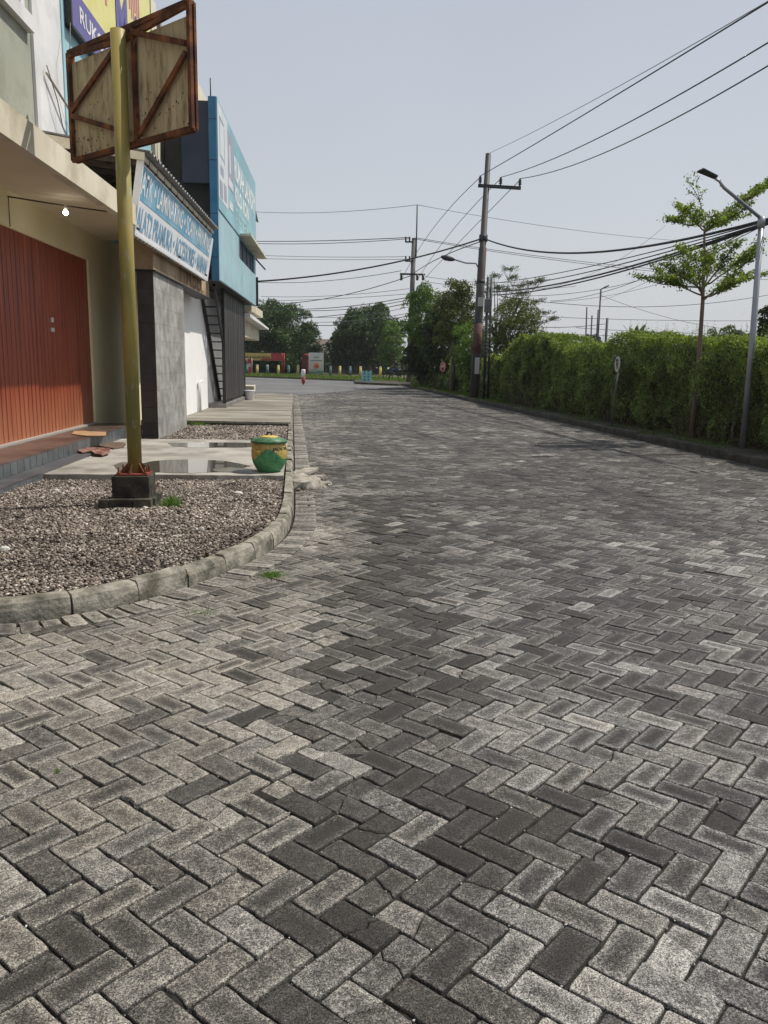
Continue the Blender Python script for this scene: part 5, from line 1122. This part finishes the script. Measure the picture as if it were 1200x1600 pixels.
# ================================================================= FAR SIDE OF THE JUNCTION
m_vg = mat('far_verge', (.06, .075, .025), .95, (.13, .13, .06), 1.5, bump=.5, bscale=10)
q = [tuple(fa), tuple(fb)]; nv = np.array([-fdir[1], fdir[0]]); nv = nv if nv[1] > 0 else -nv
struct(obj('far_verge', MB().prism([tuple(fa+nv*.0), tuple(fb), tuple(fb+nv*60), tuple(fa+nv*60)], -.1, .14), m_vg))
n = 26000; u = rng.uniform(60, 140, n); v = rng.random(n)**1.3*9; P_ = np.column_stack([fa[0]+fdir[0]*u+nv[0]*v, fa[1]+fdir[1]*u+nv[1]*v, np.full(n, .14)])
V, Fq = blades(P_, .16, .03); struct(fastmesh('verge_grass', V, Fq, m_grass, None, 3), 'stuff')
m_by = mat('yellow_bollard_paint', (.48, .38, .12), .7, (.58, .50, .22), 5); m_bg2 = mat('teal_bollard_paint', (.07, .13, .13), .7, (.12, .19, .19), 5)
nb_ = 0
for x, yb, colr, lab in [(402, 587, 0, 'pale yellow bollard next to the red vertical banner'), (418, 588, 1, 'teal bollard under the long food banner'), (435, 589, 0, 'yellow bollard beside the red banner post'), (451, 589, 1, 'teal bollard right of the food banner'), (466, 590, 0, 'yellow bollard left of the red and white marker post'), (516, 589, 1, 'teal bollard right of the billboard'), (531, 589, 0, 'yellow bollard right of the billboard'), (547, 589, 1, 'teal bollard left of the turquoise barrier'), (563, 589, 0, 'yellow bollard partly behind the turquoise barrier'), (594, 590, 0, 'yellow bollard right of the turquoise barrier'), (386, 587, 1, 'teal bollard nearest the slatted screen')]:
    D = 84.; p = gd(x, yb, D); p[2] = .13; hgt = 1.02
    t = thing('bollard', lab, 'bollard', p, 'bollards along the far verge'); obj('post', MB().tube([p, p+[0, 0, hgt*.88]], .14, 10), m_bg2 if colr else m_by, t); obj('cap', MB().lathe([(.14, hgt*.88), (.15, hgt*.9), (.12, hgt*.97), (.04, hgt)], p, 10), m_whb if x in (402, 418) else (m_bg2 if colr else m_by), t)
# food banner on posts, red vertical banner
m_ban = mat('yellow_food_banner', (.45, .34, .10), .7, (.55, .44, .18), 1); m_red = mat('red_cloth', (.30, .03, .04), .7, (.40, .07, .07), 2)
def plane_dir(): r_ = CR.copy(); r_[2] = 0; return r_/np.linalg.norm(r_)
RD = plane_dir(); FD = np.array([-RD[1], RD[0], 0])
def panel(mb, px0, px1, pyt, pyb, D, d=0., th=.05):
    c0_, c1_ = gd(px0, (pyt+pyb)/2, D), gd(px1, (pyt+pyb)/2, D); zt_, zb_ = gd((px0+px1)/2, pyt, D)[2], gd((px0+px1)/2, pyb, D)[2]; f_ = -FD*d
    L = [np.array([*c[:2], z])+f_-FD*k for z in (zb_, zt_) for (c, k) in ((c0_, 0), (c1_, 0), (c1_, th), (c0_, th))]
    return mb.hexa(L[:4], L[4:])
D = 86.; fbn = thing('food_banner', 'long yellow and red banner with black lettering on red posts', 'banner', (*gd(410, 588, D)[:2], .14))
obj('cloth', panel(MB(), 340, 444, 551.5, 563, D), m_ban, fbn); obj('red_end', panel(MB(), 424, 444, 551.5, 563, D, .06), m_red, fbn); obj('red_strip', panel(MB(), 408, 424, 560.5, 563, D, .06), m_red, fbn)
for x in (441, 444, 345): a = gd(x, 563, D-.2); mb = MB(); mb.tube([(a[0], a[1], .14), (a[0], a[1], gd(x, 552, D)[2])], .06, 6); obj('post', mb, m_red, fbn)
o_ = gd(374, 559.5, D-.2); lettering('lettering', 'BAKAR & CEKER PEDAS', m_black, fbn, o_, RD, (0, 0, 1), (422-374)/F*D, 3.4/F*D, .0)
vb = thing('vertical_banner', 'narrow red vertical banner between the bollards', 'banner', (*gd(390, 588, D)[:2], .14)); obj('cloth', panel(MB(), 386.5, 393, 561, 585, D-1), m_red, vb)
obj('strip', panel(MB(), 387.5, 392, 568, 573, D-1, .06), m_whb, vb); mb = MB()
for x in (386, 393.5): a = gd(x, 560, D-1); mb.tube([(a[0], a[1], .14), (a[0], a[1], a[2])], .04, 5)
obj('post', mb, m_whb, vb)
# billboard with a food picture
D = 83.; fb2 = thing('food_billboard', 'white and green billboard with a red food picture', 'billboard', (*gd(494, 588, D)[:2], .14))
m_gr = mat('billboard_green', (.04, .16, .08), .6); m_pw = mat('billboard_pale', (.50, .54, .50), .6, (.58, .60, .57), 1); m_pr = mat('billboard_red', (.45, .05, .03), .6, (.55, .16, .06), 5)
obj('face', panel(MB(), 482.5, 505.5, 551, 584, D), m_pw, fb2); obj('green_band', panel(MB(), 481.5, 505, 579.5, 584.5, D, .06), m_gr, fb2)
obj('picture', panel(MB(), 484, 504.5, 564, 577, D, .055), mat('billboard_cream', (.50, .42, .42), .6, (.55, .53, .40), 2), fb2)
c = gd(494.5, 571.5, D-.2); obj('dish', MB().ball(c, .27, (1, .15, .9), 14), m_pr, fb2)
mb = MB(); panel(mb, 484, 504, 552.3, 552.9, D, .06); panel(mb, 484.5, 504, 562.6, 563.5, D, .06); panel(mb, 488, 500, 561, 561.6, D, .06); obj('rule', mb, m_black, fb2)
mb = MB(); panel(mb, 484, 496, 580.5, 581.2, D, .14); panel(mb, 484, 504, 582.6, 583.3, D, .14); obj('rule', mb, m_whb, fb2)
lettering('lettering', 'SOTO', m_gr, fb2, gd(490.5, 559.5, D-.2), RD, (0, 0, 1), 8./F*D, 2.6/F*D, .0)
for x in (486, 502): a = gd(x, 580, D+.1); obj('leg', MB().tube([(a[0], a[1], .14), (a[0], a[1], a[2])], .06, 6), m_darkm, fb2)
D = 84.; t = thing('red_tent', 'dark red cloth stall cover left of the billboard', 'stall', (*gd(478, 588, D)[:2], .14)); obj('cover', panel(MB(), 473.5, 482.3, 554, 584, D+.4, 0, .9), mat('maroon_cloth', (.10, .02, .022), .8, (.16, .04, .04), 1.5), t)
mb = MB(); mb.hexa([gd(473, 557, D-.6), gd(484, 557, D-.6), gd(484, 557, D+1.6), gd(473, 557, D+1.6)], [gd(475, 553, D-.3), gd(483, 553, D-.3), gd(483, 553, D+1), gd(475, 553, D+1)]); obj('roof', mb, m_red, t)
# red and white marker post in the road
q = gz(474, 601); mk = thing('marker_post', 'red and white marker post standing in the junction', 'post', q)
obj('red_part', MB().lathe([(.03, 0), (.12, .16), (.13, .5)], q, 10), m_red, mk); obj('white_part', MB().lathe([(.13, .5), (.135, .95), (.11, 1.0)], q, 10), m_swhite, mk)
# turquoise slatted traffic barrier on a kerbed island
mi = gz(580, 600); struct(obj('kerb_island', MB().prism([tuple(gz(x, y)[:2]) for x, y in ((553, 597.5), (556, 600), (622, 603), (640, 602), (640, 594), (560, 594))], -.05, .13), m_edge))
m_tq = mat('turquoise_paint', (.22, .46, .46), .6, (.32, .56, .55), 4)
D = 61.; q = gd(573, 598, D); tbn = thing('barrier', 'turquoise slatted crate-like barrier on the island in the junction', 'barrier', (q[0], q[1], .13))
for x in (566.5, 572.5, 579): a = gd(x, 598, D); b2 = gd(x, 579, D); obj('post', MB().box(a[0]-.07, a[1]-.07, .13, a[0]+.07, a[1]+.07, b2[2]), m_tq, tbn)
for y in (582, 586.5, 591, 595.5): obj('rail', panel(MB(), 566.5, 580.5, y-1.3, y+1.3, D, .08, .04), m_tq, tbn)
for y in (584.2, 588.7, 593.2): obj('gap_panel', panel(MB(), 566.5, 580, y-1, y+1, D, -.10, .03), m_tdark, tbn)
D = 66.; t = thing('signboard', 'low green and cream lettered box on the island by the far pole', 'sign', (*gd(619.5, 600, D)[:2], .13)); obj('panel', panel(MB(), 616, 623, 592, 600, D, 0, .3), m_gr, t); obj('strip', panel(MB(), 617, 622, 593.5, 596, D, .31, .01), m_whb, t); obj('strip', panel(MB(), 617, 622, 597.3, 598.6, D, .31, .01), m_whb, t)
t = tag(obj('planter_box', panel(MB(), 623.5, 634, 596, 603.5, 60., 0, .5), m_conpole, origin=tuple(gd(628, 603, 60))), 'pale concrete box at the foot of the far pole', 'planter')
q = gz(664, 603, .09); tag(obj('oil_drum', MB().lathe([(.24, 0), (.26, .02), (.25, .3), (.26, .32), (.25, .6), (.26, .62)], (q[0]+.2, q[1], .09), 14), m_by, origin=(q[0], q[1], .09)), 'faded yellow drum under the dark roadside trees', 'drum')
# parked motorbike with its rider
D = 67.; q = gd(615, 594, D); gx0 = np.array([q[0], q[1], .14]); mo = thing('motorbike', 'parked motorbike seen from the side on the verge under the trees', 'motorbike', gx0)
def loc(a, z, d=0.): return gx0+RD*a+FD*d+np.array([0, 0, z])
for a in (-.6, .6):
    mb = MB(); mb.tube([loc(a+.27*math.cos(k*math.pi/8), .3+.27*math.sin(k*math.pi/8)) for k in range(17)], .05, 6, False); w_ = obj('wheel', mb, m_black, mo); obj('rim', MB().tube([loc(a, .3, -.03), loc(a, .3, .03)], .07, 8), m_galv, w_)
mb = MB(); mb.tube([loc(-.6, .32), loc(-.4, .75), loc(-.33, 1.0)], .035, 6); mb.tube([loc(-.4, .7), loc(-.1, .45), loc(.2, .45), loc(.6, .32)], .07, 6); obj('frame', mb, m_darkm, mo)
mb = MB(); mb.tube([loc(-.05, .72), loc(.25, .78), loc(.65, .85)], [.10, .13, .08], 8); obj('seat', mb, m_black, mo)
mb = MB(); mb.tube([loc(-.36, .98, -.3), loc(-.33, 1.02), loc(-.36, .98, .3)], .02, 6); obj('handlebar', mb, m_galv, mo); obj('headlight', MB().ball(loc(-.46, .92), .09), m_swhite, mo)
m_skin = mat('brown_skin', (.22, .12, .08), .6); m_shirt = mat('dark_shirt', (.03, .035, .05), .8); m_jean = mat('blue_trousers', (.05, .07, .14), .8); m_hair = mat('black_hair', (.01, .01, .01), .6)
pn = thing('person', 'person in dark shirt and blue trousers sitting on the parked motorbike', 'person', loc(.2, 0))
def skin_body(name, verts, edges, rad, m_, parent):
    bs = base_of(parent); me = bpy.data.meshes.new(name); me.from_pydata([tuple(np.array(v)-bs) for v in verts], edges, []); me.materials.append(m_); o = bpy.data.objects.new(name, me); COL.objects.link(o); o.parent = parent
    md = o.modifiers.new('skin', 'SKIN'); sv = me.skin_vertices[0].data
    for i, r_ in enumerate(rad): sv[i].radius = (r_, r_)
    sv[0].use_root = True; o.modifiers.new('sub', 'SUBSURF').levels = 1; o.modifiers['sub'].render_levels = 1; return o
bv = [loc(.25, .92), loc(.22, 1.15), loc(.17, 1.38), loc(.14, 1.50), loc(.12, 1.66), loc(.17, 1.42, -.17), loc(.0, 1.20, -.2), loc(-.25, 1.08, -.22), loc(.17, 1.42, .17), loc(.0, 1.20, .2), loc(-.25, 1.08, .22), loc(.2, .9, -.12), loc(-.15, .82, -.17), loc(-.1, .45, -.18), loc(-.08, .22, -.18), loc(-.2, .18, -.19), loc(.2, .9, .12), loc(-.15, .82, .17), loc(-.1, .45, .18), loc(-.08, .22, .18), loc(-.2, .18, .19)]
be = [(0, 1), (1, 2), (2, 3), (3, 4), (2, 5), (5, 6), (6, 7), (2, 8), (8, 9), (9, 10), (0, 11), (11, 12), (12, 13), (13, 14), (14, 15), (0, 16), (16, 17), (17, 18), (18, 19), (19, 20)]
skin_body('body', bv, be, [.15, .15, .16, .06, .10, .07, .05, .04, .07, .05, .04, .10, .085, .06, .045, .04, .10, .085, .06, .045, .04], m_skin, pn)
skin_body('shirt', [bv[0]+[0, 0, .02]]+bv[1:3]+[bv[2]+[0, 0, .05]]+[bv[5], bv[6], bv[8], bv[9]], [(0, 1), (1, 2), (2, 3), (2, 4), (4, 5), (2, 6), (6, 7)], [.17, .175, .185, .10, .09, .07, .09, .07], m_shirt, pn)
skin_body('trousers', [bv[0], bv[11], bv[12], bv[13], bv[16], bv[17], bv[18]], [(0, 1), (1, 2), (2, 3), (0, 4), (4, 5), (5, 6)], [.17, .12, .105, .08, .12, .105, .08], m_jean, pn)
obj('hair', MB().ball(bv[4]+[.02, .0, .05], .115, (1, 1, .9), 12), m_hair, pn)
# low buildings, tree shade put into their wall colours, and hedgerow behind the trees
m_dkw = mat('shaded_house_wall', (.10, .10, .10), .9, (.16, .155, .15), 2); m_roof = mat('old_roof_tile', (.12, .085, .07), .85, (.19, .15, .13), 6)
c = gd(512, 588, 112); hs = thing('far_house', 'low far house with grey brown hipped roof behind the billboard', 'house', (c[0], c[1], 0)); cx, cy = c[0], c[1]
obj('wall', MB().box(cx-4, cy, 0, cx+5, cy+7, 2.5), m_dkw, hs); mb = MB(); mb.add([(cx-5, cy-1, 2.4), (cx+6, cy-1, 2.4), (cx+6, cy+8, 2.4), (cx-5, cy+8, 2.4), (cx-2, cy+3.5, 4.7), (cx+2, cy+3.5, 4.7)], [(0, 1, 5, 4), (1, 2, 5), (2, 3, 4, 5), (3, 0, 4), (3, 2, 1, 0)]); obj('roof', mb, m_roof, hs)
c = gd(410, 588, 98); hs = thing('far_house', 'dark open fronted food shed under the left mango tree', 'house', (c[0], c[1], 0)); cx, cy = c[0], c[1]
obj('wall', MB().box(cx-12, cy, 0, cx+4.0, cy+5, 2.7), mat('shaded_shed_wall', (.03, .032, .036), .9, (.05, .052, .056), 2), hs); obj('roof', MB().box(cx-12.5, cy-.6, 2.702, cx+4.5, cy+5.5, 2.85), m_roof, hs)
c = gd(590, 588, 103); hs = thing('far_wall', 'long grey boundary wall in the shade of the mango trees', 'wall', (c[0], c[1], 0)); cx, cy = c[0], c[1]
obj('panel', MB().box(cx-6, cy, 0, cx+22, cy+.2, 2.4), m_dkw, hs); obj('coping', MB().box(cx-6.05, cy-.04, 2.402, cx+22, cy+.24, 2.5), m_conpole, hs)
n = 30000; u = rng.uniform(20, 150, n); v = 24+rng.random(n)*9; x = fa[0]+fdir[0]*u+nv[0]*v; y = fa[1]+fdir[1]*u+nv[1]*v; hh = 2.2+2.2*vnoise(x*.18, y*.18, 3)
P_ = np.column_stack([x, y, rng.random(n)**.7*hh]); struct(leaves('far_thicket', P_, .42, m_md, None, aspect=.6), 'stuff')

# leaf litter, spilled stones, bare stems at the foot of the hedge
m_lit = island_mat('dead_leaf', [(0, (.06, .035, .018)), (.5, (.17, .10, .045)), (1, (.33, .24, .12))], .8)
nl = 260; L_x = np.concatenate([rng.uniform(6.3, 7.7, 200), rng.uniform(-3, -.2, 60)]); L_y = np.concatenate([rng.uniform(10, 30, 200)**1., rng.uniform(5.2, 9.4, 60)])
struct(leaves('leaf_litter', np.column_stack([L_x, L_y, np.where(L_x > 7.0, .10, np.where(L_x < 0, .085, .006))]), .05, m_lit, None, up=3.), 'stuff')
tt_ = rng.random(420); ii = rng.integers(40, len(KR)-1, 420); ii = ii[KR[ii, 1] < 9]; off_ = np.abs(rng.normal(0, .10, len(ii)))+.02
struct(stones('spilled_gravel', np.column_stack([KR[ii, 0]+KD[ii, 1]*off_, KR[ii, 1]-KD[ii, 0]*off_, np.full(len(ii), .012)]), .0065, m_gravel), 'stuff')
Q = rng.uniform(0, 1, (130, 2)); mbs = MB()
for a, b2 in Q:
    y = 11.3+19*a**1.4; x = 7.82+.1*b2; hgt_ = .25+.5*random.random(); lean_ = random.uniform(-.2, .2)
    mbs.tube([(x, y, .05), (x-.03+random.uniform(-.04, .04), y+lean_*.5, .05+hgt_*.5), (x+.03, y+lean_, .05+hgt_)], [.008, .006, .003], 4)
struct(obj('bare_stems', mbs, m_bark), 'stuff')
# thin morning haze over the whole place
hz = MB().box(-140, -30, -1.6, 140, 190, 16)
m = bpy.data.materials.new('haze'); m.use_nodes = True; ns, ls = nt(m); ns.remove(ns['Principled BSDF'])
pvn = node(ns, 'ShaderNodeVolumePrincipled'); pvn.inputs['Color'].default_value = (.86, .89, .95, 1); pvn.inputs['Density'].default_value = .0003; pvn.inputs['Anisotropy'].default_value = .3; ls.new(pvn.outputs[0], ns['Material Output'].inputs['Volume'])
struct(obj('haze', hz, m), 'stuff')
